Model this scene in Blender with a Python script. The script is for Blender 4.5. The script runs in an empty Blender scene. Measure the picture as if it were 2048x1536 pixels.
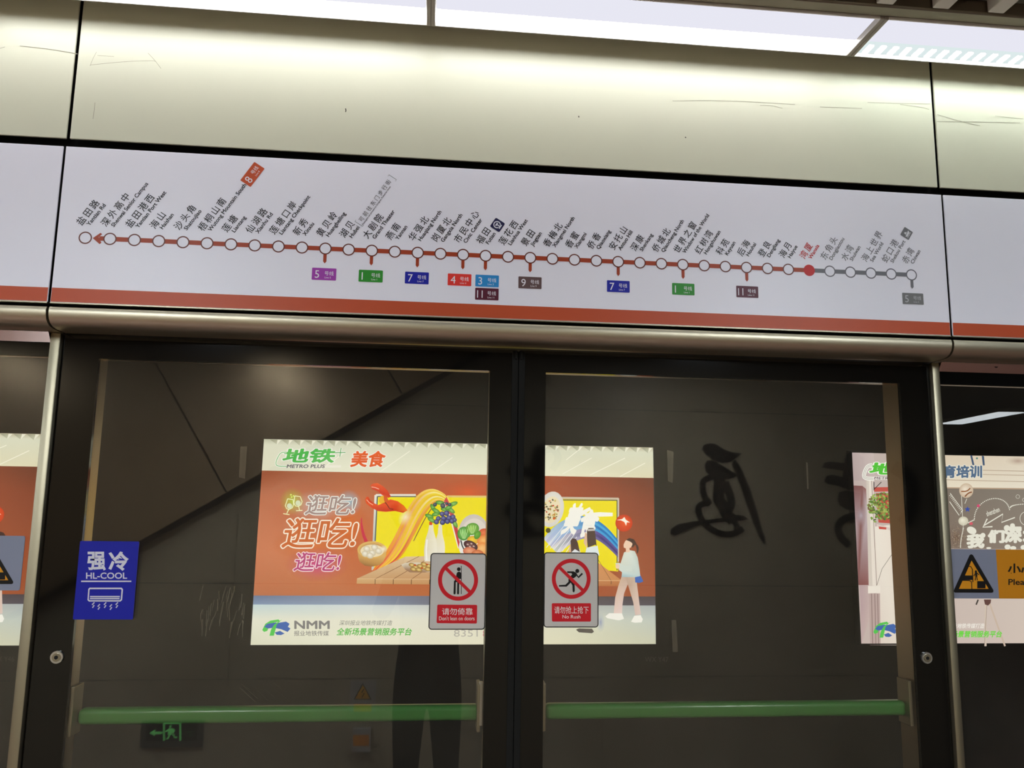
import bpy, bmesh, math, random
from mathutils import Vector, Matrix
random.seed(7)
R = math.radians
S = bpy.context.scene
COL = S.collection

# ------------------------------------------------------------------ camera, world, exposure
CAM_POS = (0.0, -1.8, 1.75)
YAW, PITCH, ROLL, FOC = R(5.635), R(8.519), R(0.849), 1600.0      # FOC in pixels of a 2048 x 1536 frame
_F = Vector((math.sin(YAW)*math.cos(PITCH), math.cos(YAW)*math.cos(PITCH), math.sin(PITCH)))
_R0 = Vector((math.cos(YAW), -math.sin(YAW), 0)); _U0 = _R0.cross(_F)
_R = _R0*math.cos(ROLL) + _U0*math.sin(ROLL)
_U = -_R0*math.sin(ROLL) + _U0*math.cos(ROLL)
cam = bpy.data.cameras.new('camera'); camo = bpy.data.objects.new('camera', cam); COL.objects.link(camo)
cam.sensor_fit = 'HORIZONTAL'; cam.sensor_width = 36.0; cam.lens = FOC/2048*36.0
cam.clip_start = 0.004; cam.clip_end = 200
camo.matrix_world = Matrix.Translation(CAM_POS) @ Matrix((_R, _U, -_F)).transposed().to_4x4()
S.camera = camo
S.view_settings.view_transform = 'Standard'; S.view_settings.look = 'None'
S.view_settings.exposure = 0.0; S.view_settings.gamma = 1.0
S.view_settings.use_curve_mapping = False
S.cycles.transparent_max_bounces = 48
wd = bpy.data.worlds.new('world'); S.world = wd; wd.use_nodes = True
wd.node_tree.nodes['Background'].inputs[0].default_value = (0.9, 0.95, 1.0, 1)
wd.node_tree.nodes['Background'].inputs[1].default_value = 0.01

LIGHT_STRIP, LIGHT_TRAY, LIGHT_FILL, LIGHT_FAR = 17.0, 0.92, 42.0, 8.0       # what the ceiling lamps and the added fill panels give off

def at(px, py, Y):
    """point of the plane y = Y that the photograph shows at (px, py)"""
    d = _F + _R*((px-1024)/FOC) - _U*((py-768)/FOC)
    t = (Y-CAM_POS[1])/d.y
    return (CAM_POS[0]+d.x*t, CAM_POS[2]+d.z*t)
def atz(px, py, Z):
    d = _F + _R*((px-1024)/FOC) - _U*((py-768)/FOC)
    t = (Z-CAM_POS[2])/d.z
    return (CAM_POS[0]+d.x*t, CAM_POS[1]+d.y*t)

# ------------------------------------------------------------------ colour, materials
def lin(c):
    o = []
    for v in c[:3]:
        v /= 255.0
        o.append(v/12.92 if v <= 0.04045 else ((v+0.055)/1.055)**2.4)
    return (o[0], o[1], o[2], c[3] if len(c) > 3 else 1.0)

MATS = {}
def newmat(name):
    m = bpy.data.materials.new(name); m.use_nodes = True
    nt = m.node_tree; nt.nodes.clear()
    out = nt.nodes.new('ShaderNodeOutputMaterial')
    MATS[name] = m
    return m, nt, out
def pbr(name, col, rough=0.5, metal=0.0, spec=0.5, var=0.0, scale=8.0, stretch=(1, 1, 1), bump=0.0, rvar=0.0, col2=None, coat=0.0):
    m, nt, out = newmat(name); N = nt.nodes; L = nt.links
    p = N.new('ShaderNodeBsdfPrincipled'); L.new(p.outputs[0], out.inputs[0])
    c = lin(col)
    p.inputs['Base Color'].default_value = c; p.inputs['Roughness'].default_value = rough
    p.inputs['Metallic'].default_value = metal; p.inputs['Specular IOR Level'].default_value = spec
    if coat: p.inputs['Coat Weight'].default_value = coat; p.inputs['Coat Roughness'].default_value = 0.05
    if var or bump or rvar or col2:
        tc = N.new('ShaderNodeTexCoord'); mp = N.new('ShaderNodeMapping'); mp.inputs['Scale'].default_value = stretch
        L.new(tc.outputs['Object'], mp.inputs[0])
        nz = N.new('ShaderNodeTexNoise'); nz.inputs['Scale'].default_value = scale; nz.inputs['Detail'].default_value = 5
        L.new(mp.outputs[0], nz.inputs['Vector'])
        if var or col2:
            mx = N.new('ShaderNodeMix'); mx.data_type = 'RGBA'
            b = lin(col2) if col2 else tuple(min(1, x*(1-var)) for x in c[:3])+(1,)
            mx.inputs[6].default_value = c; mx.inputs[7].default_value = b
            rp = N.new('ShaderNodeValToRGB'); rp.color_ramp.elements[0].position = 0.35; rp.color_ramp.elements[1].position = 0.7
            L.new(nz.outputs['Fac'], rp.inputs[0]); L.new(rp.outputs[0], mx.inputs[0]); L.new(mx.outputs[2], p.inputs['Base Color'])
        if rvar:
            mr = N.new('ShaderNodeMapRange'); mr.inputs[3].default_value = max(0.02, rough-rvar); mr.inputs[4].default_value = rough+rvar
            L.new(nz.outputs['Fac'], mr.inputs[0]); L.new(mr.outputs[0], p.inputs['Roughness'])
        if bump:
            bp = N.new('ShaderNodeBump'); bp.inputs['Strength'].default_value = bump; bp.inputs['Distance'].default_value = 0.002
            L.new(nz.outputs['Fac'], bp.inputs['Height']); L.new(bp.outputs[0], p.inputs['Normal'])
    return m
def emit(name, col, strength):
    m, nt, out = newmat(name); e = nt.nodes.new('ShaderNodeEmission')
    e.inputs[0].default_value = lin(col); e.inputs[1].default_value = strength
    nt.links.new(e.outputs[0], out.inputs[0]); return m

pbr('cream_paint', (207, 206, 183), 0.37, spec=0.5, var=0.05, scale=3, rvar=0.05)
pbr('sign_white', (238, 237, 248), 0.38, spec=0.35, var=0.03, scale=2)
pbr('brushed_steel', (158, 150, 128), 0.42, metal=1.0, scale=14, stretch=(12, 12, .15), rvar=0.06)
pbr('nose_steel', (196, 187, 164), 0.42, metal=1.0, scale=10, stretch=(0.2, 8, 8), rvar=0.06)
pbr('mirror_steel', (214, 198, 190), 0.10, metal=1.0, scale=6, bump=0.05)
pbr('stile_bronze', (176, 158, 128), 0.34, metal=1.0, scale=20, stretch=(4, 4, .3), rvar=0.06)
pbr('black_enamel', (13, 12, 11), 0.06, spec=0.42)
pbr('black_gap', (12, 10, 9), 0.7, spec=0.2)
pbr('rubber', (24, 24, 22), 0.75, spec=0.15)
pbr('green_bar', (60, 120, 56), 0.28, spec=0.5, var=0.1, scale=5)
pbr('lamp_grey', (150, 143, 134), 0.45, spec=0.4)
pbr('lamp_lip', (225, 223, 218), 0.4, spec=0.4)
pbr('rail_bronze', (126, 116, 100), 0.35, metal=0.6)
pbr('baffle_white', (215, 212, 202), 0.5, spec=0.3)
pbr('dark_ceiling', (20, 15, 20), 0.9, spec=0.1, var=.3, scale=4)
pbr('hanger_black', (38, 36, 35), 0.5, metal=.5)
pbr('wall_panel', (192, 178, 148), 0.42, spec=0.35, var=0.08, scale=1.5, rvar=.05)
pbr('joint_dark', (40, 36, 32), 0.8)
pbr('cladding', (184, 158, 122), 0.30, metal=0.45, var=0.06, scale=3, rvar=.05)
pbr('granite', (150, 112, 100), 0.22, spec=0.5, scale=160, col2=(96, 76, 70))
pbr('concrete_dark', (60, 57, 52), 0.85, var=0.25, scale=2.5, bump=.2)
pbr('ballast', (40, 38, 36), 0.95, var=.4, scale=40, bump=.6)
pbr('ink', (14, 12, 11), 0.6, spec=.2)
pbr('lightbox_case', (70, 68, 66), 0.4, metal=0.7)
pbr('trousers', (20, 18, 20), 0.9, spec=.1, var=.2, scale=30)
pbr('jacket', (28, 29, 34), 0.85, spec=.15, var=.2, scale=25)
pbr('skin', (196, 150, 122), 0.5, spec=.35)
pbr('hair', (18, 15, 13), 0.55, var=.3, scale=60)
pbr('shoe', (30, 30, 32), 0.6)
pbr('phone_body', (25, 28, 36), 0.15, spec=.5)
pbr('sticker_grey', (198, 193, 186), 0.45, spec=.3, var=.03, scale=4)
pbr('sticker_blue', (22, 30, 150), 0.35, spec=.3)
pbr('sticker_steel', (128, 132, 150), 0.45, spec=.3)
pbr('sticker_black', (16, 16, 16), 0.5)
pbr('exit_plate', (96, 96, 92), 0.4, metal=.5)
pbr('tag_white', (190, 186, 180), 0.5)
pbr('lock_steel', (205, 203, 198), 0.28, metal=.9)
emit('lamp_strip', (250, 252, 255), LIGHT_STRIP)
emit('lamp_led', (245, 255, 252), LIGHT_STRIP*2.6)
emit('lamp_led_bed', (226, 240, 240), 0.95)
emit('lamp_tray', (240, 240, 252), LIGHT_TRAY)  # tray is lit by the strip; that light is given as own glow
emit('exit_light', (100, 196, 104), 2.8)
emit('lamp_panel', (238, 248, 255), LIGHT_FILL)  # fill light from the unseen panels added over the platform
emit('lamp_far', (240, 248, 255), LIGHT_FAR)

# print: colours per vertex, matt ink on a real surface; and the same on a lit poster film
m, nt, out = newmat('print')
a = nt.nodes.new('ShaderNodeAttribute'); a.attribute_name = 'Col'
p = nt.nodes.new('ShaderNodeBsdfPrincipled'); p.inputs['Roughness'].default_value = 0.42; p.inputs['Specular IOR Level'].default_value = .3
nt.links.new(a.outputs['Color'], p.inputs['Base Color']); nt.links.new(p.outputs[0], out.inputs[0])
m, nt, out = newmat('backlit_print')
a = nt.nodes.new('ShaderNodeAttribute'); a.attribute_name = 'Col'
e = nt.nodes.new('ShaderNodeEmission'); tr = nt.nodes.new('ShaderNodeBsdfTransparent'); mx = nt.nodes.new('ShaderNodeMixShader')
e.inputs[1].default_value = 1.12
nt.links.new(a.outputs['Color'], e.inputs[0]); nt.links.new(a.outputs['Alpha'], mx.inputs[0])
nt.links.new(tr.outputs[0], mx.inputs[1]); nt.links.new(e.outputs[0], mx.inputs[2]); nt.links.new(mx.outputs[0], out.inputs[0])

def glass_mat(name, tint, base=0.04, dust=0.02):
    m, nt, out = newmat(name); N = nt.nodes; L = nt.links
    tr = N.new('ShaderNodeBsdfTransparent'); tr.inputs[0].default_value = tint
    gl = N.new('ShaderNodeBsdfGlossy'); gl.inputs['Roughness'].default_value = 0.0; gl.inputs[0].default_value = (1, 1, 1, 1)
    lw = N.new('ShaderNodeLayerWeight'); lw.inputs[0].default_value = 0.5
    pw = N.new('ShaderNodeMath'); pw.operation = 'POWER'; pw.inputs[1].default_value = 5
    ma = N.new('ShaderNodeMath'); ma.operation = 'MULTIPLY_ADD'; ma.inputs[1].default_value = 1-base; ma.inputs[2].default_value = base
    L.new(lw.outputs['Facing'], pw.inputs[0]); L.new(pw.outputs[0], ma.inputs[0])
    m1 = N.new('ShaderNodeMixShader'); L.new(ma.outputs[0], m1.inputs[0]); L.new(tr.outputs[0], m1.inputs[1]); L.new(gl.outputs[0], m1.inputs[2])
    df = N.new('ShaderNodeBsdfDiffuse'); df.inputs[0].default_value = (.5, .44, .36, 1)
    tc = N.new('ShaderNodeTexCoord'); nz = N.new('ShaderNodeTexNoise'); nz.inputs['Scale'].default_value = 3.0; nz.inputs['Detail'].default_value = 8
    nz.inputs['Roughness'].default_value = .7
    mr = N.new('ShaderNodeMapRange'); mr.inputs[1].default_value = .3; mr.inputs[2].default_value = .8; mr.inputs[3].default_value = dust*.3; mr.inputs[4].default_value = dust*1.5
    L.new(tc.outputs['Object'], nz.inputs['Vector']); L.new(nz.outputs['Fac'], mr.inputs[0])
    m2 = N.new('ShaderNodeMixShader'); L.new(mr.outputs[0], m2.inputs[0]); L.new(m1.outputs[0], m2.inputs[1]); L.new(df.outputs[0], m2.inputs[2])
    L.new(m2.outputs[0], out.inputs[0])
    return m
glass_mat('door_glass', (.955, .95, .925, 1))
glass_mat('residue', (.93, .92, .88, 1), 0.04, 0.07)

# ------------------------------------------------------------------ object helpers
def link(name, me, parent=None):
    o = bpy.data.objects.new(name, me); COL.objects.link(o)
    if parent: o.parent = parent
    return o
def tag(o, label=None, cat=None, group=None, kind=None):
    if label: o['label'] = label
    if cat: o['category'] = cat
    if group: o['group'] = group
    if kind: o['kind'] = kind
    return o
def empty(name, loc=(0, 0, 0)):
    o = bpy.data.objects.new(name, None); o.empty_display_size = .05; o.location = loc; COL.objects.link(o); return o

class MB:
    """collects solids in world coordinates; build() links ONE mesh object whose origin is at org"""
    def __init__(s): s.bm = bmesh.new()
    def box(s, x0, x1, y0, y1, z0, z1, bev=0.0, seg=2):
        g = bmesh.ops.create_cube(s.bm, size=1.0)
        bmesh.ops.transform(s.bm, matrix=Matrix.Translation(((x0+x1)/2, (y0+y1)/2, (z0+z1)/2)) @ Matrix.Diagonal((abs(x1-x0), abs(y1-y0), abs(z1-z0), 1)), verts=g['verts'])
        if bev:
            ed = list({e for v in g['verts'] for e in v.link_edges})
            bmesh.ops.bevel(s.bm, geom=ed, offset=bev, segments=seg, affect='EDGES', profile=.5)
        return s
    def cyl(s, c, r, h, axis='y', seg=24, r2=None):
        g = bmesh.ops.create_cone(s.bm, cap_ends=True, segments=seg, radius1=r, radius2=r if r2 is None else r2, depth=h)
        M = {'z': Matrix(), 'y': Matrix.Rotation(R(90), 4, 'X'), 'x': Matrix.Rotation(R(90), 4, 'Y')}[axis]
        bmesh.ops.transform(s.bm, matrix=Matrix.Translation(c) @ M, verts=g['verts']); return s
    def prism(s, pts, y0, y1):
        """pts: (x, z) outline, extruded along y"""
        a = [s.bm.verts.new((x, y0, z)) for x, z in pts]; b = [s.bm.verts.new((x, y1, z)) for x, z in pts]
        n = len(pts)
        s.bm.faces.new(a); s.bm.faces.new(b[::-1])
        for i in range(n): s.bm.faces.new((a[i], b[i], b[(i+1) % n], a[(i+1) % n]))
        return s
    def profile(s, pts, x0, x1):
        """pts: closed (y, z) outline, extruded along x"""
        a = [s.bm.verts.new((x0, y, z)) for y, z in pts]; b = [s.bm.verts.new((x1, y, z)) for y, z in pts]
        n = len(pts)
        s.bm.faces.new(a); s.bm.faces.new(b[::-1])
        for i in range(n): s.bm.faces.new((a[i], b[i], b[(i+1) % n], a[(i+1) % n]))
        return s
    def build(s, name, mat, parent=None, smooth=None):
        bmesh.ops.recalc_face_normals(s.bm, faces=s.bm.faces)
        me = bpy.data.meshes.new(name)
        org = Vector((0, 0, 0))
        if parent: org = Vector(parent.matrix_world.translation) if parent.type != 'EMPTY' else Vector(parent.location)
        elif s.bm.verts:
            vs = [v.co for v in s.bm.verts]
            org = Vector(((min(v.x for v in vs)+max(v.x for v in vs))/2, (min(v.y for v in vs)+max(v.y for v in vs))/2, min(v.z for v in vs)))
        bmesh.ops.translate(s.bm, verts=s.bm.verts, vec=-org)
        s.bm.to_mesh(me); s.bm.free(); me.materials.append(MATS[mat])
        if smooth:
            me.polygons.foreach_set('use_smooth', [True]*len(me.polygons))
            me.set_sharp_from_angle(angle=R(smooth))
        o = link(name, me, parent)
        if not parent: o.location = org
        elif parent.type != 'EMPTY': o.location = (0, 0, 0)
        o.matrix_world  # noqa
        o['_org'] = tuple(org)
        return o
def rrect(x0, x1, z0, z1, r, n=5):
    pts = []
    for cx, cz, a0 in ((x1-r, z1-r, 0), (x0+r, z1-r, 90), (x0+r, z0+r, 180), (x1-r, z0+r, 270)):
        for i in range(n+1):
            t = R(a0+90*i/n); pts.append((cx+r*math.cos(t), cz+r*math.sin(t)))
    return pts

# ------------------------------------------------------------------ text outlines (Blender's own built-in typeface)
_TX = {}
def glyphs(s, off=0.0, res=3, multi=False):
    """outline faces of a word; off thickens every stroke by that many ems (copies shifted round a small circle)"""
    k = (s, off, res, multi)
    if k not in _TX and off > 0 and multi:
        V0, F0 = glyphs(s, 0.0, res); V = [(x, y, 0) for x, y in V0]; Fc = list(F0); n = 12 if off > .03 else 8 if off > .02 else 4
        for j in range(n):
            dx, dy = off*math.cos(2*math.pi*(j+.5)/n), off*math.sin(2*math.pi*(j+.5)/n); b = len(V)
            V += [(x+dx, y+dy, j+1) for x, y in V0]; Fc += [tuple(i+b for i in f) for f in F0]
        if off > .06:
            for j in range(8):
                dx, dy = .5*off*math.cos(2*math.pi*j/8), .5*off*math.sin(2*math.pi*j/8); b = len(V)
                V += [(x+dx, y+dy, j+n+1) for x, y in V0]; Fc += [tuple(i+b for i in f) for f in F0]
        _TX[k] = (V, Fc)
    if k not in _TX:
        cu = bpy.data.curves.new('t', 'FONT'); cu.body = s; cu.size = 1; cu.offset = off; cu.resolution_u = res; cu.fill_mode = 'BOTH'
        o = bpy.data.objects.new('t', cu); me = o.to_mesh()
        V = [(v.co.x, v.co.y) for v in me.vertices]; Fc = [tuple(p.vertices) for p in me.polygons]
        o.to_mesh_clear(); bpy.data.objects.remove(o); bpy.data.curves.remove(cu)
        _TX[k] = (V, Fc)
    return _TX[k]

class Paint:
    """flat print: coloured shapes laid film on film on a vertical surface; m maps drawing units to (x, z)"""
    def __init__(s, m, Y, step=6e-5, sgn=-1, k0=1, multi=False):
        s.multi = multi      # lit film: thick strokes may be built from overlapping copies
        s.m, s.Y, s.step, s.sgn, s.k = m, Y, step, sgn, k0; s.restart = None
        s.clear()
    def clear(s): s.V, s.F, s.C = [], [], []
    def raw(s, pts, faces, cols):
        b = len(s.V); top = 0
        for q in pts:
            j = q[2] if len(q) > 2 else 0; top = max(top, j)
            x, z = s.m(q[0], q[1]); s.V.append((x, s.Y+s.sgn*(s.k+j)*s.step, z))
        s.k += 1+top
        s.F += [tuple(i+b for i in f) for f in faces]
        s.C += [lin(c) for c in cols]
    def poly(s, pts, col):
        cols = col if isinstance(col, list) else [col]*len(pts)
        s.raw(pts, [tuple(range(len(pts)))], cols); return s
    def rect(s, x0, y0, x1, y1, col): return s.poly([(x0, y0), (x1, y0), (x1, y1), (x0, y1)], col)
    def ell(s, cx, cy, rx, ry, col, rot=0, n=28, a0=0, a1=360):
        c, d = math.cos(R(rot)), math.sin(R(rot)); pts = []
        full = a1-a0 == 360
        for i in range(n if full else n+1):
            t = R(a0+(a1-a0)*i/n); u, v = rx*math.cos(t), ry*math.sin(t)
            pts.append((cx+u*c-v*d, cy+u*d+v*c))
        if not full: pts.append((cx, cy))
        return s.poly(pts, col)
    def shade(s, cx, cy, rx, ry, ci, co, rot=0, n=24, ox=0, oy=0):
        """ellipse printed with a gradient from ci (inside) to co (rim)"""
        c, d = math.cos(R(rot)), math.sin(R(rot)); pts = [(cx+ox, cy+oy)]; cols = [ci]
        for i in range(n):
            t = 2*math.pi*i/n; u, v = rx*math.cos(t), ry*math.sin(t)
            pts.append((cx+u*c-v*d, cy+u*d+v*c)); cols.append(co)
        s.raw(pts, [(0, i+1, (i+1) % n+1) for i in range(n)], cols); return s
    def ring(s, cx, cy, r0, r1, col, n=40, a0=0, a1=360, ky=1.0):
        pts = []
        for i in range(n+1):
            t = R(a0+(a1-a0)*i/n)
            pts += [(cx+r0*math.cos(t), cy+ky*r0*math.sin(t)), (cx+r1*math.cos(t), cy+ky*r1*math.sin(t))]
        s.raw(pts, [(2*i, 2*i+1, 2*i+3, 2*i+2) for i in range(n)], [col]*len(pts)); return s
    def line(s, pts, w, col, w1=None, smooth=0):
        """stroke along pts, width w (to w1); col may be one colour or one per point"""
        for _ in range(smooth):
            q = [pts[0]]
            for a, b in zip(pts, pts[1:]): q += [(a[0]*.75+b[0]*.25, a[1]*.75+b[1]*.25), (a[0]*.25+b[0]*.75, a[1]*.25+b[1]*.75)]
            q.append(pts[-1])
            if isinstance(col, list):
                cc = [col[0]]
                for a, b in zip(col, col[1:]): cc += [tuple(a[i]*.75+b[i]*.25 for i in range(len(a))), tuple(a[i]*.25+b[i]*.75 for i in range(len(a)))]
                cc.append(col[-1]); col = cc
            pts = q
        n = len(pts); P = []; K = []
        cols = col if isinstance(col, list) else [col]*n
        for i in range(n):
            a = pts[max(0, i-1)]; b = pts[min(n-1, i+1)]
            dx, dy = b[0]-a[0], b[1]-a[1]; l = math.hypot(dx, dy) or 1
            ww = w if w1 is None else (w+(w1-w)*i/(n-1))
            if isinstance(w, (list, tuple)):
                f = i/(n-1)*(len(w)-1); j = min(int(f), len(w)-2); ww = w[j]+(w[j+1]-w[j])*(f-j)
            h = ww/2
            P += [(pts[i][0]-dy/l*h, pts[i][1]+dx/l*h), (pts[i][0]+dy/l*h, pts[i][1]-dx/l*h)]; K += [cols[i]]*2
        s.raw(P, [(2*i, 2*i+1, 2*i+3, 2*i+2) for i in range(n-1)], K); return s
    def text(s, body, x, y, size, col, off=0.0, ang=0, sx=1.0, shear=0.0, down=False, anchor='l', spacing=1.0, res=3):
        """baseline starts at (x, y); size is the em; down: drawing units grow downwards"""
        if spacing != 1.0 or False:
            pass
        V, Fc = glyphs(body, off, res, s.multi)
        if not V: return s
        x0 = min(v[0] for v in V); x1 = max(v[0] for v in V)
        sh = {'l': -x0, 'm': -(x0+x1)/2, 'r': -x1, 'o': 0}[anchor]
        c, d = math.cos(R(ang)), math.sin(R(ang)); q = []
        for w in V:
            u, v = w[0], w[1]
            u = (u+sh)*size*sx+v*size*shear; v = v*size
            X, Z = u*c-v*d, u*d+v*c
            q.append((x+X, y-Z if down else y+Z)+tuple(w[2:]))
        s.raw(q, Fc, [col]*len(q)); return s
    def fit(s, body, x0, y0, x1, y1, col, off=0.0, shear=0.0, ref=None, grow=0.0, tilt=0.0, res=3):
        """text stretched into the box x0..x1, y0 (top) .. y1 (bottom) in downward units; ref: outline whose box is used"""
        V, Fc = glyphs(body, off, res, s.multi); B = glyphs(body, ref, res, s.multi)[0] if ref is not None else V
        a0 = min(v[0] for v in B); a1 = max(v[0] for v in B); b0 = min(v[1] for v in B); b1 = max(v[1] for v in B)
        q = []
        for w in V:
            u, v = w[0], w[1]
            fu = (u-a0)/(a1-a0); fv = (v-b0)/(b1-b0)
            X = x0+fu*(x1-x0)+(fv-.5)*shear*(y1-y0); Yv = y1+fv*(y0-y1)+tilt*fu
            q.append((X, Yv)+tuple(w[2:]))
        s.raw(q, Fc, [col]*len(q)); return s
    def build(s, name, mat, parent, label=None):
        me = bpy.data.meshes.new(name)
        org = Vector(parent['_org']) if '_org' in parent else Vector(parent.location)
        me.from_pydata([tuple(Vector(v)-org) for v in s.V], [], s.F); me.update()
        at_ = me.color_attributes.new('Col', 'FLOAT_COLOR', 'POINT')
        at_.data.foreach_set('color', [x for c in s.C for x in c])
        me.materials.append(MATS[mat]); o = link(name, me, parent); o['_org'] = tuple(org)
        if label: o['label'] = label
        s.clear()
        if s.restart is not None: s.k = s.restart
        return o
def child(mb, name, mat, parent, smooth=None, label=None):
    """part of an object that carries its own mesh or of an Empty; coordinates given in the world"""
    bmesh.ops.recalc_face_normals(mb.bm, faces=mb.bm.faces)
    org = Vector(parent['_org']) if '_org' in parent else Vector(parent.location)
    bmesh.ops.translate(mb.bm, verts=mb.bm.verts, vec=-org)
    me = bpy.data.meshes.new(name); mb.bm.to_mesh(me); mb.bm.free(); me.materials.append(MATS[mat])
    if smooth:
        me.polygons.foreach_set('use_smooth', [True]*len(me.polygons)); me.set_sharp_from_angle(angle=R(smooth))
    o = link(name, me, parent); o['_org'] = tuple(org)
    if label: o['label'] = label
    return o
def strip_org():
    for o in bpy.data.objects:
        if '_org' in o: del o['_org']

# ------------------------------------------------------------------ the setting
XL, XR = -9.0, 11.0
MB().box(XL, XR, -10.5, 0.10, -0.10, 0.0).build('floor', 'granite')['kind'] = 'structure'
MB().box(XL, XR, 0.25, 4.36, -1.25, -1.15).build('floor_trackbed', 'ballast')['kind'] = 'structure'
MB().box(XL, XR, 0.05, 0.25, -1.15, -0.10).build('wall_platform_edge', 'concrete_dark')['kind'] = 'structure'
MB().box(XL, XR, -10.5, 4.55, 3.30, 3.45).build('ceiling', 'dark_ceiling')['kind'] = 'structure'
MB().box(XL, XR, -10.6, -10.5, 0, 3.3).build('wall_far', 'concrete_dark')['kind'] = 'structure'
MB().box(XL-.1, XL, -10.6, 4.55, -1.2, 3.45).build('wall_left', 'concrete_dark')['kind'] = 'structure'
MB().box(XR, XR+.1, -10.6, 4.55, -1.2, 3.45).build('wall_right', 'concrete_dark')['kind'] = 'structure'
WT = 4.36
wt = MB().box(XL, XR, WT, WT+.15, -1.15, 3.30).build('wall_track', 'concrete_dark'); wt['kind'] = 'structure'
P = Paint(lambda px, py: at(px, py, WT), WT, 2e-4)
P.text('WX Y47', 1290, 1324, 15, (92, 88, 82), down=True, sx=.86); P.build('stencil_code', 'print', wt)
P.text('WX Y46', -18, 1323, 15, (92, 88, 82), down=True, sx=.86); P.build('stencil_code', 'print', wt)
wh = MB().box(XL, XR, -0.045, 0.045, 2.105, 3.30).build('wall_header', 'black_gap'); wh['kind'] = 'structure'

# rear wall of the platform (seen mirrored in the glass)
RW = -3.7
wr = MB().box(XL, 3.62, RW-.14, RW-.012, 0, 3.30).build('wall_rear', 'joint_dark'); wr['kind'] = 'structure'
rows = [(0.004, .606), (.611, 1.207), (1.212, 2.416), (2.421, 3.29)]
xs = [-8.98, -6.1, -3.7, -2.48, 1.22, 3.62]
xs = [-9.0, -6.14, -3.7, -1.26, 1.18, 3.62]
for z0, z1 in rows:
    for xa, xb in zip(xs, xs[1:]):
        child(MB().box(xa+.0015, xb-.0015, RW-.012, RW, z0, z1), 'panel', 'wall_panel', wr)

# ------------------------------------------------------------------ header: cream cover panels, line map boards, steel nose
MOD = [(-2.80, -0.8075), (-0.8020, 1.1945), (1.2000, 3.20)]
where = ['left of the door pair', 'over the door pair', 'right of the door pair']
for i, (x0, x1) in enumerate(MOD):
    o = MB().box(x0+.001, x1-.001, -.075, -.070, 2.519, 3.02, .001).build('header_cladding', 'cream_paint')
    tag(o, ['cream painted metal cover panel above the plain board left of the map', 'wide cream painted metal cover panel above the station line map',
            'cream painted metal cover panel above the plain board right of the map'][i], 'panel', 'cream header panels')
    mb = MB()
    for zz in (2.60, 2.95):
        mb.box(x0+.1, x1-.1, -.0705, -.0445, zz, zz+.04)
    child(mb, 'mounting_rail', 'hanger_black', o)
# faint scratches and rust on the cream panels: thin dark marks
hp = [o for o in bpy.data.objects if o.name.startswith('header_cladding')]
PC = Paint(lambda px, py: at(px, py, -.0751), -.0751, 3e-5)
def scratch(pts, w, c=(150, 146, 126)): PC.line(pts, w, c, smooth=1)
scratch([(180, 130), (250, 123), (305, 121), (312, 123)], .9); scratch([(296, 106), (310, 121), (322, 137)], .9); scratch([(193, 104), (186, 117), (180, 132)], .8)
scratch([(195, 111), (212, 112), (228, 113)], .8); scratch([(190, 205), (188, 225), (186, 238)], 1); scratch([(691, 217), (692, 221), (691, 224)], 2, (60, 52, 40))
scratch([(1345, 202), (1420, 201), (1490, 203), (1590, 209)], .9); scratch([(1520, 211), (1545, 211), (1565, 217)], .8); scratch([(1640, 214), (1700, 216), (1724, 217)], 1)
scratch([(1735, 205), (1800, 207), (1860, 208)], .8); scratch([(1800, 209), (1840, 214), (1858, 219)], .8); scratch([(1157, 232), (1158, 235)], 2, (70, 62, 50)); scratch([(1370, 274), (1372, 276)], 2, (70, 62, 50))
PC.build('scratches', 'print', hp[1])['kind'] = 'stuff'
scratch([(40, 92), (90, 97), (140, 105), (155, 108)], .9); scratch([(0, 97), (10, 94)], .9); PC.build('scratches', 'print', hp[0])['kind'] = 'stuff'
scratch([(1874, 229), (1910, 240), (1960, 252)], .8); scratch([(1874, 243), (1960, 244), (2040, 246)], .8); scratch([(1990, 232), (2046, 238)], .7); PC.build('scratches', 'print', hp[2])['kind'] = 'stuff'

SY = -.085
ORANGE = (188, 78, 42)
signs = []
for i, (x0, x1) in enumerate(MOD):
    o = MB().box(x0, x1, SY, SY+.004, 2.1525, 2.4965, .001).build('line_map_board' if i == 1 else 'header_board', 'sign_white')
    tag(o, ['plain white board with orange foot band, left of the line map', 'white board with an orange station line map above the sliding doors',
            'plain white board with orange foot band, right of the line map'][i], 'sign')
    signs.append(o)
    Pn = Paint(lambda x, z: (x, z), SY-.0002, 1e-5)
    Pn.rect(x0+.001, 2.1535, x1-.001, 2.1835, ORANGE); Pn.build('orange_band', 'print', o)
    child(MB().box(x0+.05, x1-.05, SY+.004, -.0455, 2.2, 2.45), 'backing_frame', 'hanger_black', o)
    child(MB().box(x0, x1, SY-.001, SY+.01, 2.1500, 2.1525), 'edge_trim', 'brushed_steel', o)

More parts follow.
